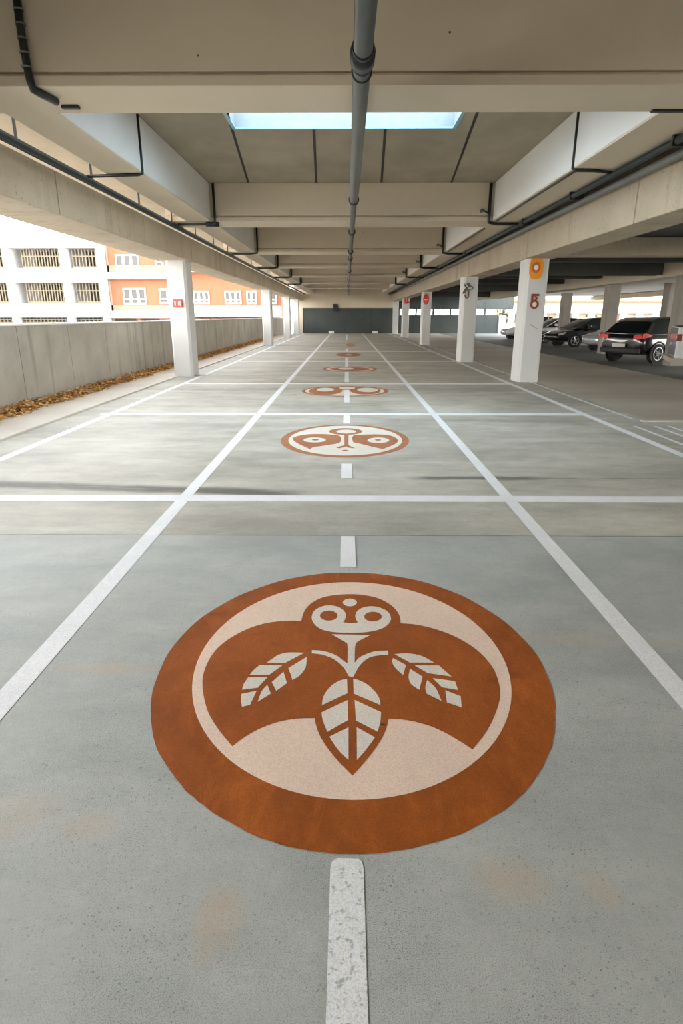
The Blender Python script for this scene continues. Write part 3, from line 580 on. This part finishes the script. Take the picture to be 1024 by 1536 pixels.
loc(MB().tube([(2.60*H, SY0, zr(1.20)), (2.60*H, Y1, zr(1.20))], .048, 18), o).build('pipe_section', M['pipe2'], o, smooth=True)
# thin conduits along the right haunch soffit edge
m = MB().tube([(2.14*H, 6.3*H, zb-.015), (2.14*H, 9.5*H, zb-.015)], .014, 8)
tag(m.build('thin_conduit', M['black']), 'thin dark conduit under the right lengthwise beam beside the skylight', 'conduit')
m = MB().tube([(2.14*H, 10.25*H, zb-.015), (2.14*H, 13.8*H, zb-.015)], .016, 8)
tag(m.build('thin_conduit', M['black']), 'thin dark conduit under the right lengthwise beam behind the second crossbeam', 'conduit')
# drain hoses at the beam corners
def drain(name, pts, r, label, mat='black', bands=None, parent_loc=None):
    o = empty(name, pts[0], label, 'drain pipe', 'dark drain lines at the beam corners')
    loc(MB().tube(pts, r, 12), o).build('hose', M[mat], o, smooth=True)
    if bands:
        for b in bands: loc(MB().torus(b, r+.003, .008, (0,0,1), 16, 6), o).build('hose_band', M['pipe2'], o)
    return o
y = BY[0]; xx = -1.885*H
z0 = zb + .12
pts = [(xx, y-.035, zs-.01), (xx-.0, y-.035, zr(1.55)), (xx+.012, y-.035, z0), (xx+.02, y-.035, zb+.03), (xx+.03, y-.02, zb-.03), (xx+.05, y+.06, zb-.035), (xx+.09, y+.3, zb-.03)]
drain('drain_hose', pts, .034, 'black ribbed hose down the nearest crossbeam at top left', bands=[(xx+.004, y-.035, zr(1.32+.07*k)) for k in range(1, 7)])
m = MB().box(xx+.05, xx+.22, y+.48, y+.54, zb-.03, zb+.001)
tag(m.build('pipe_clip', M['black'], bevel=.006), 'small black clip under the nearest crossbeam by the hose', 'clip')
tag(MB().box(2.02*H, 2.25*H, y+.66, y+.72, zb-.02, zb+.001).build('pipe_clip', M['black'], bevel=.005), 'small dark clip under the nearest crossbeam at the right edge', 'clip')
Ys = 6.45*H
drain('drain_strip', [(-1.955*H, Ys, zs-.02), (-1.955*H, Ys, zb+.04), (-1.955*H, Ys, zb+.0), (-1.99*H, Ys, zb-.02), (-2.1*H, Ys+.02, zb-.02), (-2.5*H, Ys+.05, zb-.03)], .022, 'black line down the left lengthwise beam beside the skylight')
Ys = 6.30*H
drain('drain_strip', [(2.095*H, Ys, zs-.02), (2.095*H, Ys, zb+.0), (2.12*H, Ys, zb-.02), (2.3*H, Ys+.02, zb-.02), (2.5*H, Ys+.1, zb-.03)], .022, 'black line down the right lengthwise beam beside the skylight')
for i in range(1, 6):
    y = BY[i]
    nm = ordn[i]
    drain('drain_pipe', [(-1.90*H, y-.03, zs-.02), (-1.90*H, y-.03, zb+.12), (-1.90*H, y-.04, zb-.03), (-2.05*H, y+.02, zb-.05), (-2.45*H, y+.05, zb-.05)], .028 if i < 3 else .04, f'dark downpipe at the left end of the {nm} crossbeam')
    drain('drain_pipe', [(2.04*H, y-.03, zs-.02), (2.04*H, y-.03, zb+.10), (2.04*H, y-.04, zb-.03), (2.15*H, y+.02, zb-.05), (2.48*H, y+.05, zb-.05)], .034 if i < 3 else .04, f'dark downpipe at the right end of the {nm} crossbeam')
    if i < 5:
        o = empty('pipe_bracket', (1.93*H, y, zb+.2), f'dark bracket on the right part of the {nm} crossbeam', 'bracket', 'dark brackets near the right downpipes')
        loc(MB().tube([(1.93*H, y+.02, zb+.20), (1.93*H, y-.10, zb+.20)], .035, 12), o).build('head', M['sign_grey'], o, smooth=True)
        loc(MB().tube([(1.93*H, y-.08, zb+.20), (1.99*H, y-.08, zb+.17), (2.03*H, y-.05, zb+.14)], .016, 8), o).build('arm', M['black'], o, smooth=True)
# coupling block under the left end of the second crossbeam
m = MB().tube([(-2.05*H, BY[1]+.1, zb-.045), (-1.86*H, BY[1]+.1, zb-.045)], .05, 12)
tag(m.build('pipe_coupling', M['black'], smooth=True), 'black pipe coupling under the left end of the second crossbeam', 'coupling')
m = MB().tube([(-2.02*H, BY[2]-.5, zb+.25), (-2.0*H+.02, BY[2]-.5, zb+.25)], .03, 12)

# ---------------------------------------------------------------- small things at the far end
p = at(503, 462, Y1)
tag(MB().box(p.x-.22, p.x+.22, Y1-.30, Y1-.001, p.z-.3, p.z+.35).build('wall_lamp', M['black'], bevel=.05), 'small dark lamp box on the far bulkhead', 'lamp')
for px, lb in ((497, 'left'), (562, 'right')):
    p = at(px, 498, Y1-.3)
    tag(MB().box(p.x-.24, p.x+.24, Y1-.5, Y1-.1, .0, .22).build('wheel_stop', M['coping'], bevel=.03), f'small white block on the floor at the {lb} of the far dark wall', 'wheel stop', 'white blocks by the end wall')

# ---------------------------------------------------------------- painted lines on the deck
def line(pts, label, mat='white_paint', z=.0012, group=None, name='painted_line', cat='line'):
    o = flat(MB().poly(pts, z), name, M[mat]); return tag(o, label, cat, group)
def rect(x0, x1, y0, y1): return [(x0,y0),(x1,y0),(x1,y1),(x0,y1)]
line(rect(-1.455, -1.345, -3, Y1-.7), 'long white line on the left side of the emblem lane', z=.0018)
line(rect(1.350, 1.455, -3, Y1-.1), 'long white line on the right side of the emblem lane', z=.0018)
line(rect(-3.86, -3.74, -3, Y1), 'long white edge line on the left, beside the pale kerb')
line(rect(3.75, 3.87, -3, Y1), 'long white edge line on the right, passing the numbered column')
line(rect(4.36, 4.42, 9.2, Y1), 'thin second white line just behind the right-hand edge line')
for x, a in ((4.13,'nearest to the edge line'),(4.42,'in the middle'),(4.62,'farthest to the right')):
    line(rect(x-.028, x+.028, -2, 8.6), f'thin white stripe at the lower right, {a} of three', group='three thin stripes beside the right edge line')
for ya, yb, xa, xb, lb in ((4.875,5.054,-9,9,'nearest'),(9.54,9.77,-3.95,3.8,'second'),(14.08,14.34,-3.8,3.8,'third'),(21.3,21.62,-3.8,3.8,'fourth'),(27.25,27.6,-3.8,3.8,'fifth')):
    if lb == 'nearest': xa, xb = -4.35, 8.2
    line(rect(xa, xb, ya, yb), f'{lb} white line across the lanes, counted from the camera', z=.0015, group='white lines crossing the lanes', mat='white_paint')
dd = [(.6,1.346,'worn rounded white dash at the bottom edge, below the near emblem'),(3.473,4.024,'white dash just beyond the near brown emblem'),(5.634,6.24,'white dash between the nearest crossing line and the face emblem'),(8.77,9.5,'white dash just beyond the round face emblem'),(11.0,12.971,'white dash painted over the third emblem'),(14.55,17.299,'white dash between the third and fourth emblems'),(19.1,23.2,'white dash between the fourth and fifth emblems'),(27.5,30.0,'pale white dash beyond the fifth emblem'),(41.0,54.0,'farthest white dash, near the dark end wall')]
for i, (a, b, lb) in enumerate(dd):
    if i == 0:
        pts = [(-.042,a),(.052,a)] + [(.052-.02+.02*math.cos(t), b-.035+.035*math.sin(t)) for t in [math.pi/2*k/6 for k in range(7)]] + [(-.042+.02-.02*math.sin(t), b-.035+.035*math.cos(t)) for t in [math.pi/2*k/6 for k in range(7)]]
        line(pts, lb, 'dash_paint', .0018, 'white centre dashes', 'lane_dash', 'dash')
    else:
        line(rect(-.047 if i > 1 else -.035, .058 if i > 1 else .062, a, b), lb, 'white_paint', .0045, 'white centre dashes', 'lane_dash', 'dash')

# ---------------------------------------------------------------- painted emblems
def ellp(e, n=96): return [(e[0]+e[2]*math.cos(2*math.pi*i/n), e[1]+e[3]*math.sin(2*math.pi*i/n)) for i in range(n)]
def smooth_outline(P, k=5, corner=32):
    n = len(P); out = []
    def is_c(i):
        a, b, c = P[i-1], P[i], P[(i+1)%n]
        u = (b[0]-a[0], b[1]-a[1]); v = (c[0]-b[0], c[1]-b[1])
        lu, lv = math.hypot(*u), math.hypot(*v)
        if lu < 1e-6 or lv < 1e-6: return True
        d = max(-1, min(1, (u[0]*v[0]+u[1]*v[1])/lu/lv)); return math.degrees(math.acos(d)) > corner
    cs = [is_c(i) for i in range(n)]
    for i in range(n):
        p1, p2 = P[i], P[(i+1)%n]
        p0 = P[i-1] if not cs[i] else (2*p1[0]-p2[0], 2*p1[1]-p2[1])
        p3 = P[(i+2)%n] if not cs[(i+1)%n] else (2*p2[0]-p1[0], 2*p2[1]-p1[1])
        for j in range(k):
            t = j/k
            out.append(tuple(.5*((2*p1[c]) + (-p0[c]+p2[c])*t + (2*p0[c]-5*p1[c]+4*p2[c]-p3[c])*t*t + (-p0[c]+3*p1[c]-3*p2[c]+p3[c])*t**3) for c in (0,1)))
    return out
def dec(parent, name, polys, mat, z):
    m = MB()
    for p in polys: m.poly(p, z)
    return flat(m, name, M[mat], parent)
em = empty('floor_emblem', (*E1['C'], 0), 'large rust-brown round emblem with a masked bird and three leaves, nearest the camera', 'painted emblem', 'round floor emblems')
# slightly ragged outer edge, as painted
rag = []
for i in range(240):
    t = 2*math.pi*i/240; k = 1 + .0022*math.sin(7*t+1) + .0016*math.sin(19*t) + (random.uniform(-.0022, .0022) if -2.3 < t-2*math.pi*(t > math.pi) < -.3 else random.uniform(-.0005,.0005))
    e = E1['outer']; rag.append((e[0]+e[2]*k*math.cos(t), e[1]+e[3]*k*math.sin(t)))
dec(em, 'outer_ring', [rag], 'brown_ring', .0012)
dec(em, 'cream_field', [ellp(E1['inner'], 128)], 'cream_paint', .0018)
dec(em, 'bird_figure', [smooth_outline(E1['bird'])], 'brown_paint', .0024)
dec(em, 'mask', [smooth_outline(E1['mask'], 4, 50)], 'bone_paint', .0030)
for q in E1['eyes']: dec(em, 'eye', [q], 'brown_paint', .0036)
dec(em, 'forehead_spot', [E1['dot']], 'bone_paint', .0030)
dec(em, 'stem', [smooth_outline(E1['stem'], 4, 40)], 'bone_paint', .0030)
for k_, nm in (('centre','centre_leaf'),('left','side_leaf'),('right','side_leaf')):
    dec(em, nm, [smooth_outline(q, 4, 30) for q in E1[k_]], 'bone_paint', .0030)
dec(em, 'grit_spot', [[(.115+.010*math.cos(t), -.43+.006*math.sin(t)) for t in [k*math.pi/5 for k in range(10)]]], 'groove', .0031)
em = empty('floor_emblem', (*E2['C'], 0), 'round brown and white face emblem, second from the camera', 'painted emblem', 'round floor emblems')
dec(em, 'outer_ring', [ellp(E2['outer'])], 'brown_far', .0012)
dec(em, 'cream_field', [ellp(E2['inner'])], 'bone_paint', .0018)
for q, nm in zip(E2['patches'], ('eye_patch','eye_patch','crest_ring','nose','mouth_spot')): dec(em, nm, [q if nm in ('nose','crest_ring','mouth_spot') else smooth_outline(q, 4, 60)], 'brown_far', .0024 if nm != 'nose' else .0027)
for q, nm in zip(E2['whites'], ('crest_spot','eye_white','eye_white')): dec(em, nm, [q], 'bone_paint', .0031)
for q in E2['pupils']: dec(em, 'pupil', [q], 'brown_far', .0036)
LB = ['third round emblem from the camera, thin brown rings with two oval eyes', 'fourth round emblem from the camera, flat brown rings under a white dash', 'fifth emblem from the camera, small orange-brown oval', 'farthest emblem, faint peach and orange blot near the end wall']
for dset, lb in zip((E3, E4, E5, E6), LB):
    em = empty('floor_emblem', (*dset['C'], 0), lb, 'painted emblem', 'round floor emblems')
    for j, (kc, e) in enumerate(dset['e']):
        mat = ('brown_far' if kc == 'b' else ('bone_paint' if dset is E3 or dset is E4 else 'cream_faint'))
        if dset in (E5, E6) and kc == 'b': mat = 'orange_faint' if dset is E6 else 'brown_far'
        if kc == 'c' and j == 1 and dset in (E3, E4): mat = 'cream_paint'
        dec(em, 'outer_ring' if j == 0 else ('inner_field' if j == 1 else 'oval_mark'), [ellp(e, 64)], mat, .0012 + .0005*j)

# ---------------------------------------------------------------- fallen leaves along the parapet
m = MB(); rnd = random.Random(3)
for i in range(12000):
    y = 3.5 + 40*rnd.random()**1.5
    wv = .36 + .05*math.sin(y*1.7) + .04*math.sin(y*4.1)
    if y > 17: wv *= .9
    u = rnd.random()**1.25; x = LW + .055 + u*wv + (rnd.random()**6)*.15
    z = .034 + rnd.random()*.11*(1-u)**1.2
    s_ = .022 + rnd.random()*.028; a = rnd.random()*6.28; ti = rnd.uniform(-.6,.6); tj = rnd.uniform(-.6,.6)
    ca, sa = math.cos(a)*s_, math.sin(a)*s_
    pts = [(ca,sa),(-sa*.6,ca*.6),(-ca,-sa),(sa*.6,-ca*.6)]
    m.add([(x+p*1, y+q, max(.032, z+p*ti+q*tj)) for p, q in pts], [(0,1,2,3)])
tag(m.build('fallen_leaves', M['leaf']), 'drift of orange-brown fallen leaves along the foot of the left parapet', 'leaves', kind='stuff')
# ---------------------------------------------------------------- cars
def car(label, x, y, rz, paint_, kind='hatchback', group='cars parked along the right'):
    o = empty('car', (x, y, 0), label, 'car', group, rz)   # local +x is forward, origin under the rear bumper
    P = M[paint_]
    def ring(x, w, zb_, zt_):
        return [(x, sy*w*fw, z) for sy, seq in ((1, ((.80,zb_),(.97,zb_+.12),(1.0,zb_+(zt_-zb_)*.45),(.99,zb_+(zt_-zb_)*.72),(.93,zt_-.03),(.78,zt_))), (-1, ((.78,zt_),(.93,zt_-.03),(.99,zb_+(zt_-zb_)*.72),(1.0,zb_+(zt_-zb_)*.45),(.97,zb_+.12),(.80,zb_)))) for fw, z in seq]
    st = [(0,.70,.42,.80),(.05,.82,.30,.93),(.30,.88,.24,1.00),(.9,.90,.22,.99),(1.9,.90,.22,.96),(3.0,.90,.22,.93),(3.5,.885,.22,.86),(3.95,.84,.24,.76),(4.15,.74,.28,.66),(4.22,.60,.36,.58)]
    if kind == 'sedan': st = [(a*1.07, b, c, d-.02 if a > .4 else d) for a, b, c, d in st]
    MB().loft([ring(*s_) for s_ in st]).build('body', P, o, smooth=True, sub=1)
    roof = {'hatchback': [(.12,.98,.02),(.55,1.30,.0),(.95,1.43,0),(1.7,1.47,0),(2.3,1.42,0),(2.75,1.24,0),(3.25,.93,.0)],
            'sedan': [(.55,.96,.0),(1.0,1.20,0),(1.5,1.38,0),(2.1,1.42,0),(2.6,1.38,0),(3.05,1.18,0),(3.5,.92,0)]}[kind]
    def gring(x, z, k, inset=0.0, lift=0.0):
        zt_ = z+lift; f_ = (z-.93)/.54; wt = .84 - .22*max(0, f_) - inset; wb = .84 - inset
        return [(x, -wb, .9), (x, -wt, zt_-.03), (x, -wt+.09, zt_), (x, wt-.09, zt_), (x, wt, zt_-.03), (x, wb, .9)]
    MB().loft([gring(*r) for r in roof]).build('windows', M['car_glass'], o, smooth=True, bevel=.05, seg=3)
    rs = [r for r in roof if r[1] > 1.27]
    rr = []
    for (xx, z, k_) in rs:
        f_ = (z-.93)/.54; wt = .845 - .22*max(0, f_)
        rr.append([(xx, -wt-.004, z-.06), (xx, -wt+.07, z+.012), (xx, wt-.07, z+.012), (xx, wt+.004, z-.06), (xx, wt-.05, z-.065), (xx, -wt+.05, z-.065)])
    MB().loft(rr).build('roof', P, o, smooth=True, bevel=.008)
    xm = (rs[0][0]+rs[-1][0])/2
    for sy in (-1, 1):                    # pillars
        for (xa, za, xb, zb2, w) in ((roof[0][0]+.12, .93, rs[0][0]+.05, rs[0][1]-.02, .085), (xm, .93, xm+.02, 1.42 if kind=='hatchback' else 1.38, .04), (roof[-1][0]-.08, .93, rs[-1][0], rs[-1][1]-.02, .045)):
            fa = .848; fb = .848 - .22*max(0, (zb2-.93)/.54)
            MB().add([(xa-w, sy*fa, za), (xa+w, sy*fa, za), (xb+w, sy*fb, zb2), (xb-w, sy*fb, zb2), (xa-w, sy*(fa-.05), za), (xa+w, sy*(fa-.05), za), (xb+w, sy*(fb-.05), zb2), (xb-w, sy*(fb-.05), zb2)], [(0,1,2,3),(4,5,6,7),(0,1,5,4),(1,2,6,5),(2,3,7,6),(3,0,4,7)]).build('pillar', P, o)
    for sy in (-1, 1):
        # tail light wrapping the rear corner
        MB().prism([(-.012,.80),(.34,.86),(.36,.92),(.10,.97),(-.01,.95)], .05, lambda a, b, c: (a, sy*(.845+c), b)).build('tail_light', M['tail'], o, bevel=.01)
        MB().prism([(.50,.78),(.83,.80),(.80,.93),(.52,.91)], .03, lambda a, b, c: (.02-c, sy*a, b)).build('tail_light', M['tail'], o)
        MB().prism([(3.75,.62),(4.10,.57),(4.08,.66),(3.72,.75)], .04, lambda a, b, c: (a*(1.07 if kind=='sedan' else 1), sy*(.78+c), b)).build('headlight', M['lamp_lens'], o, bevel=.01)
        MB().box(2.75, 2.98, sy*.92-.09, sy*.92+.09, .95, 1.08).build('mirror', P, o, bevel=.03)
        m = MB()
        for xh in (1.25, 2.2): m.box(xh, xh+.2, sy*.905-.015, sy*.905+.015, .80, .825)
        m.build('door_handle', M['rim'], o, bevel=.005)
        for xw in (.78, 3.35*(1.05 if kind=='sedan' else 1)):
            wl = MB().tube([(xw, sy*.70, .32), (xw, sy*.895, .32)], .32, 32).build('wheel', M['tyre'], o, bevel=.03)
            m = MB().tube([(xw, sy*.897, .32), (xw, sy*.903, .32)], .07, 16)
            m.torus((xw, sy*.893, .32), .205, .018, (0,1,0), 28, 6)
            for k in range(5):
                t = 2*math.pi*k/5; m.tube([(xw, sy*.9, .32), (xw+.2*math.cos(t), sy*.896, .32+.2*math.sin(t))], .024, 6)
            m.build('rim', M['rim'], wl)
            MB().torus((xw, sy*.885, .33), .355, .03, (0,1,0), 28, 6).build('wheel_arch', M['trim'], o, smooth=True)
    MB().box(-.05, .10, -.78, .78, .32, .50).build('rear_bumper', M['trim'] if paint_ == 'car_black' else P, o, bevel=.04)
    MB().box(-.062, -.045, -.26, .26, .52, .63).build('number_plate', M['plate'], o)
    MB().box(.03, .06, -.80, .80, .66, .69).build('chrome_strip', M['rim'], o)
    return o
R = math.radians
car('black hatchback with a glowing red tail light at the right edge', 6.09*H, 13.93*H, R(26), 'car_black')
car('shiny dark silver hatchback parked behind the black hatchback', 9.95*H, 18.9*H, R(187), 'car_silver')
car('black sedan with bright reflections, parked left of the silver hatchback', 9.9*H, 21.9*H, R(188), 'car_black', 'sedan')
car('white sedan mostly hidden behind the column with the number', 9.9*H, 24.9*H, R(185), 'car_white', 'sedan')
car('white hatchback farthest down the row, peeking out left of the numbered column', 9.8*H, 28.3*H, R(184), 'car_white')
# white pickup cut by the right edge
o = empty('pickup_truck', (5.38*H, 10.2*H, 0), 'white pickup truck cut off by the right edge of the photo', 'pickup truck', None, R(-22))
W = M['car_white']
MB().box(0, 1.75, 0, 1.8, .50, 1.25).build('cargo_bed', W, o, bevel=.03)
MB().box(.01, .03, .12, 1.68, .62, 1.2).build('tailgate', W, o, bevel=.005)
MB().box(.08, 1.7, .1, 1.7, 1.245, 1.262).build('bed_cover', M['trim'], o)
MB().box(1.75, 3.6, .02, 1.78, .50, 1.15).build('cab_body', W, o, bevel=.05)
MB().loft([[(1.85,.1,1.15),(1.85,1.7,1.15),(3.5,1.7,1.15),(3.5,.1,1.15)],[(2.0,.22,1.72),(2.0,1.58,1.72),(2.9,1.58,1.72),(2.9,.22,1.72)]]).build('cab_windows', M['car_glass'], o)
MB().box(1.98, 2.95, .2, 1.6, 1.71, 1.76).build('cab_roof', W, o, bevel=.02)
MB().box(3.6, 5.0, .05, 1.75, .50, 1.08).build('hood', W, o, bevel=.08)
MB().box(-.10, .0, .05, 1.75, .40, .52).build('rear_bumper', M['beige_plastic'], o, bevel=.02)
for y_ in (-.012, 1.68):
    t_ = MB().box(-.012, .10, y_, y_+.13, .92, 1.08).build('tail_light', M['deep_red'], o, bevel=.008)
    MB().box(-.018, -.011, y_+.03, y_+.10, .97, 1.03).build('lens', M['sign_white'], t_)
for xw in (.85, 4.1):
    for y_ in (.02, 1.58):
        wl = MB().tube([(xw, y_, .36), (xw, y_+.2, .36)], .36, 32).build('wheel', M['tyre'], o, bevel=.03)
        MB().tube([(xw, y_-.004, .36), (xw, y_+.204, .36)], .2, 20).build('rim', M['rim'], wl)

# ---------------------------------------------------------------- buildings outside, left
YB = 55.5
def rx(px, Y=YB): return at(px, 440, Y).x
def rz_(py, Y=YB): return at(400, py, Y).z
b = empty('apartment_building', (rx(0), YB+3, -3.5), 'white building with stacked railed galleries across the left', 'building')
def lb(m): return loc(m, b)
xl, xr = rx(-330), rx(155)
bands = [(348,371),(402,423),(455,476),(486,512),(525,575)]
for (a, c) in bands: lb(MB().box(xl, xr, YB, YB+6, rz_(c), rz_(a))).build('floor_band', M['stucco'], b, bevel=.02)
lb(MB().box(xl+3, rx(130), YB+2, YB+7, rz_(348), rz_(322))).build('roof_storey', M['stucco'], b)
lb(MB().box(xl-.1, xr+.02, YB-.1, YB+.3, rz_(349.5), rz_(348)-.0)).build('roof_edge', M['stucco_dim'], b)
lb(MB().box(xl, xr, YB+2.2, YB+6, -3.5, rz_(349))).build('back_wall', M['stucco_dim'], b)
piers = [(150,154.5)] + [(12-84*k+84, 22-84*k+84) for k in range(0, 6)]
for (a, c) in piers:
    lb(MB().box(rx(a), rx(c), YB+.02, YB+2.4, -3.5, rz_(352))).build('pier', M['stucco'], b)
for (za, zc_) in ((371,402),(423,455),(476,486)):
    for (a, c) in [(22-84*k+84-84, 12-84*k+84) for k in range(0, 5)] + [(106,152)]:
        w0, w1 = rx(a), rx(c); z1, z0 = rz_(za), rz_(zc_)
        xg0 = w0 + (w1-w0)*(.30 if za != 476 else .05)
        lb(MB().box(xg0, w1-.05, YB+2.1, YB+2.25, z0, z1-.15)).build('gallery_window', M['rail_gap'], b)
        m = MB(); n = 15 if a != 106 else 9
        for i in range(n):
            x_ = xg0 - .5 + (w1-xg0+.4)*i/(n-1); m.box(x_-.045, x_+.045, YB+.6, YB+.68, z0, z1-.06)
        m.box(xg0-.5, w1, YB+.58, YB+.70, z0+(z1-z0)*.58, z0+(z1-z0)*.58+.10).box(xg0-.5, w1, YB+.56, YB+.72, z0, z0+.18)
        lb(m).build('railing', M['rail'], b)
b2 = empty('apartment_building', (rx(300), 58, -3.5), 'salmon orange building with white framed windows behind the left columns', 'building')
YO = 57.0
def ox(px): return at(px, 440, YO).x
def oz(py): return at(400, py, YO).z
lo = lambda m: loc(m, b2)
lo(MB().box(ox(165), ox(262), YO, YO+8, -3.5, oz(348))).build('wall', M['orange_wall'], b2)
lo(MB().box(ox(262), ox(421), YO+.3, YO+8, -3.5, oz(404))).build('wall', M['orange_wall'], b2)
lo(MB().box(ox(165), ox(168), YO-.06, YO, -3.5, oz(348))).build('corner_strip', M['pale_wall'], b2)
for (a, c, x0, x1) in ((409,419,165.5,262),(466,477,165.5,262),(459,475,262,421),(401,408,262,421),(488,494,165.5,421)):
    lo(MB().box(ox(x0), ox(x1), YO-.5, YO+.35, oz(c), oz(a))).build('ledge', M['stucco'], b2, bevel=.02)
for (a, c, x0, x1) in ((398,409,165.5,262),(458,466,165.5,262)):
    lo(MB().box(ox(x0), ox(x1), YO-.06, YO+.02, oz(c), oz(a))).build('pale_band', M['pale_wall'], b2)
def window(x0, x1, y0, y1, Yp, panes=3):
    X0, X1, Z0, Z1 = ox(x0), ox(x1), oz(y1), oz(y0); w = .16
    m = MB().box(X0, X1, Yp-.12, Yp+.05, Z0, Z0+w).box(X0, X1, Yp-.12, Yp+.05, Z1-w*.8, Z1)
    for i in range(panes+1):
        xx = X0 + (X1-X0)*i/panes
        m.box(max(X0, xx-w*.7), min(X1, xx+w*.7), Yp-.12, Yp+.05, Z0+w, Z1-w*.8)
    m.box(X0, X1, Yp-.10, Yp+.03, Z0+(Z1-Z0)*.3, Z0+(Z1-Z0)*.3+.1)
    f_ = lo(m).build('window', M['stucco'], b2)
    lo(MB().box(X0+.05, X1-.05, Yp-.04, Yp-.01, Z0+.05, Z1-.05)).build('pane', M['glass'], f_)
for (x0, x1, y0, y1) in ((179,213,381.5,407.5),(185,219,432,457),(237,249,380,401),(239,252,433,456)): window(x0, x1, y0, y1, YO, 3 if x1-x0 > 20 else 1)
for (x0, x1) in ((289,313),(336,361),(369,384),(396,414)): window(x0, x1, 436, 456, YO+.3, 3 if x1-x0 > 18 else 2)
for (x0, x1) in ((167,201),(207,236),(292,300),(304,312),(318,326),(330,352),(360,384)): 
    lo(MB().box(ox(x0), ox(x1), YO-.02, YO+.02 if x0 < 262 else YO+.34, oz(484), oz(477.5))).build('low_opening', M['rail_gap'] if x0 < 262 else M['glass'], b2)
# ---------------------------------------------------------------- building outside, right
YR = 92.0
b3 = empty('low_building', (at(900,460,YR).x, YR, 0), 'overexposed cream and white building beyond the parked cars', 'building')
l3 = lambda m: loc(m, b3)
gx = lambda px: at(px, 460, YR).x
gz = lambda py: at(800, py, YR).z
l3(MB().box(gx(752), gx(1300), YR, YR+8, -.4, gz(452))).build('wall', M['yellow_wall'], b3)
l3(MB().box(gx(750), gx(1302), YR-.8, YR, gz(470), gz(457))).build('white_band', M['stucco'], b3)
l3(MB().box(gx(750), gx(1302), YR-.4, YR, gz(452.5), gz(449))).build('roof_edge', M['pale_wall'], b3)
for i in range(22):
    x_ = gx(762 + i*24); l3(MB().box(x_, x_+.9, YR-.5, YR, -.4, gz(469))).build('pier', M['stucco'], b3)
for i in range(14):
    x_ = gx(772 + i*36); l3(MB().box(x_, x_+1.6, YR-.06, YR-.001, gz(484), gz(473))).build('window', M['glass'] if i % 3 == 0 else M['pale_wall'], b3)
# dark tree by the white end pier
t = empty('tree', (9.35*H+.9, 60.5, 0), 'dark slender tree beyond the white end pier of the right-hand hall', 'tree')
MB().tube([(0,0,-.05),(.05,0,1.2),(.0,.05,2.6)], .16, 10, r2=.07).build('trunk', M['sign_brown'], t, smooth=True)
m = MB(); rnd = random.Random(5)
for i in range(1500):
    a = rnd.random()*6.28; h = rnd.random(); r = (.25+.55*math.sin(math.pi*(.1+.85*h)))*math.sqrt(rnd.random())
    x, y, z = r*math.cos(a), r*math.sin(a), .8 + 2.6*h; s_ = .08; b_ = rnd.random()*6.28; ti = rnd.uniform(-1,1)
    m.add([(x+s_*math.cos(b_), y+s_*math.sin(b_), z+s_*ti), (x-s_*math.sin(b_)*.6, y+s_*math.cos(b_)*.6, z), (x-s_*math.cos(b_), y-s_*math.sin(b_), z-s_*ti), (x+s_*math.sin(b_)*.6, y-s_*math.cos(b_)*.6, z)], [(0,1,2,3)])
m.build('foliage', M['bush'], t)

# ---------------------------------------------------------------- sky, camera, exposure
wd = bpy.data.worlds.new('sky'); SC.world = wd; wd.use_nodes = True; nt = wd.node_tree; bg = nt.nodes['Background']
tc = nt.nodes.new('ShaderNodeTexCoord'); sx = nt.nodes.new('ShaderNodeSeparateXYZ'); nt.links.new(tc.outputs['Generated'], sx.inputs[0])
rp = nt.nodes.new('ShaderNodeValToRGB'); nt.links.new(sx.outputs[2], rp.inputs[0])
e = rp.color_ramp.elements; e[0].position = 0; e[0].color = (1,.97,.92,1); e[1].position = 1; e[1].color = (.46,.53,.62,1)
for p_, c in ((.20,(1,.97,.92,1)),(.5,(.68,.70,.73,1))):
    x = e.new(p_); x.color = c
nt.links.new(rp.outputs[0], bg.inputs['Color']); bg.inputs['Strength'].default_value = SKY
for (nm, ang, st, rx_, rz2, colr) in SUNS:
    l = bpy.data.lights.new(nm, 'SUN'); l.energy = st; l.angle = math.radians(ang); l.color = colr
    o = bpy.data.objects.new(nm, l); COL.objects.link(o); o.rotation_euler = (math.radians(rx_), 0, math.radians(rz2))
cam = bpy.data.cameras.new('camera'); cam.sensor_fit = 'VERTICAL'; cam.sensor_height = 36; cam.sensor_width = 24; cam.lens = 36*900/1536
cam.clip_end = 500; co = bpy.data.objects.new('camera', cam); COL.objects.link(co)
co.location = (0, 0, H); co.rotation_euler = (math.radians(90-18.09), 0, math.radians(.455)); SC.camera = co
SC.view_settings.view_transform = 'Standard'; SC.view_settings.look = 'None'; SC.view_settings.gamma = 1
SC.view_settings.use_curve_mapping = False; SC.view_settings.exposure = EXPO
try:
    SC.cycles.max_bounces = 10; SC.cycles.diffuse_bounces = 6
except Exception: pass
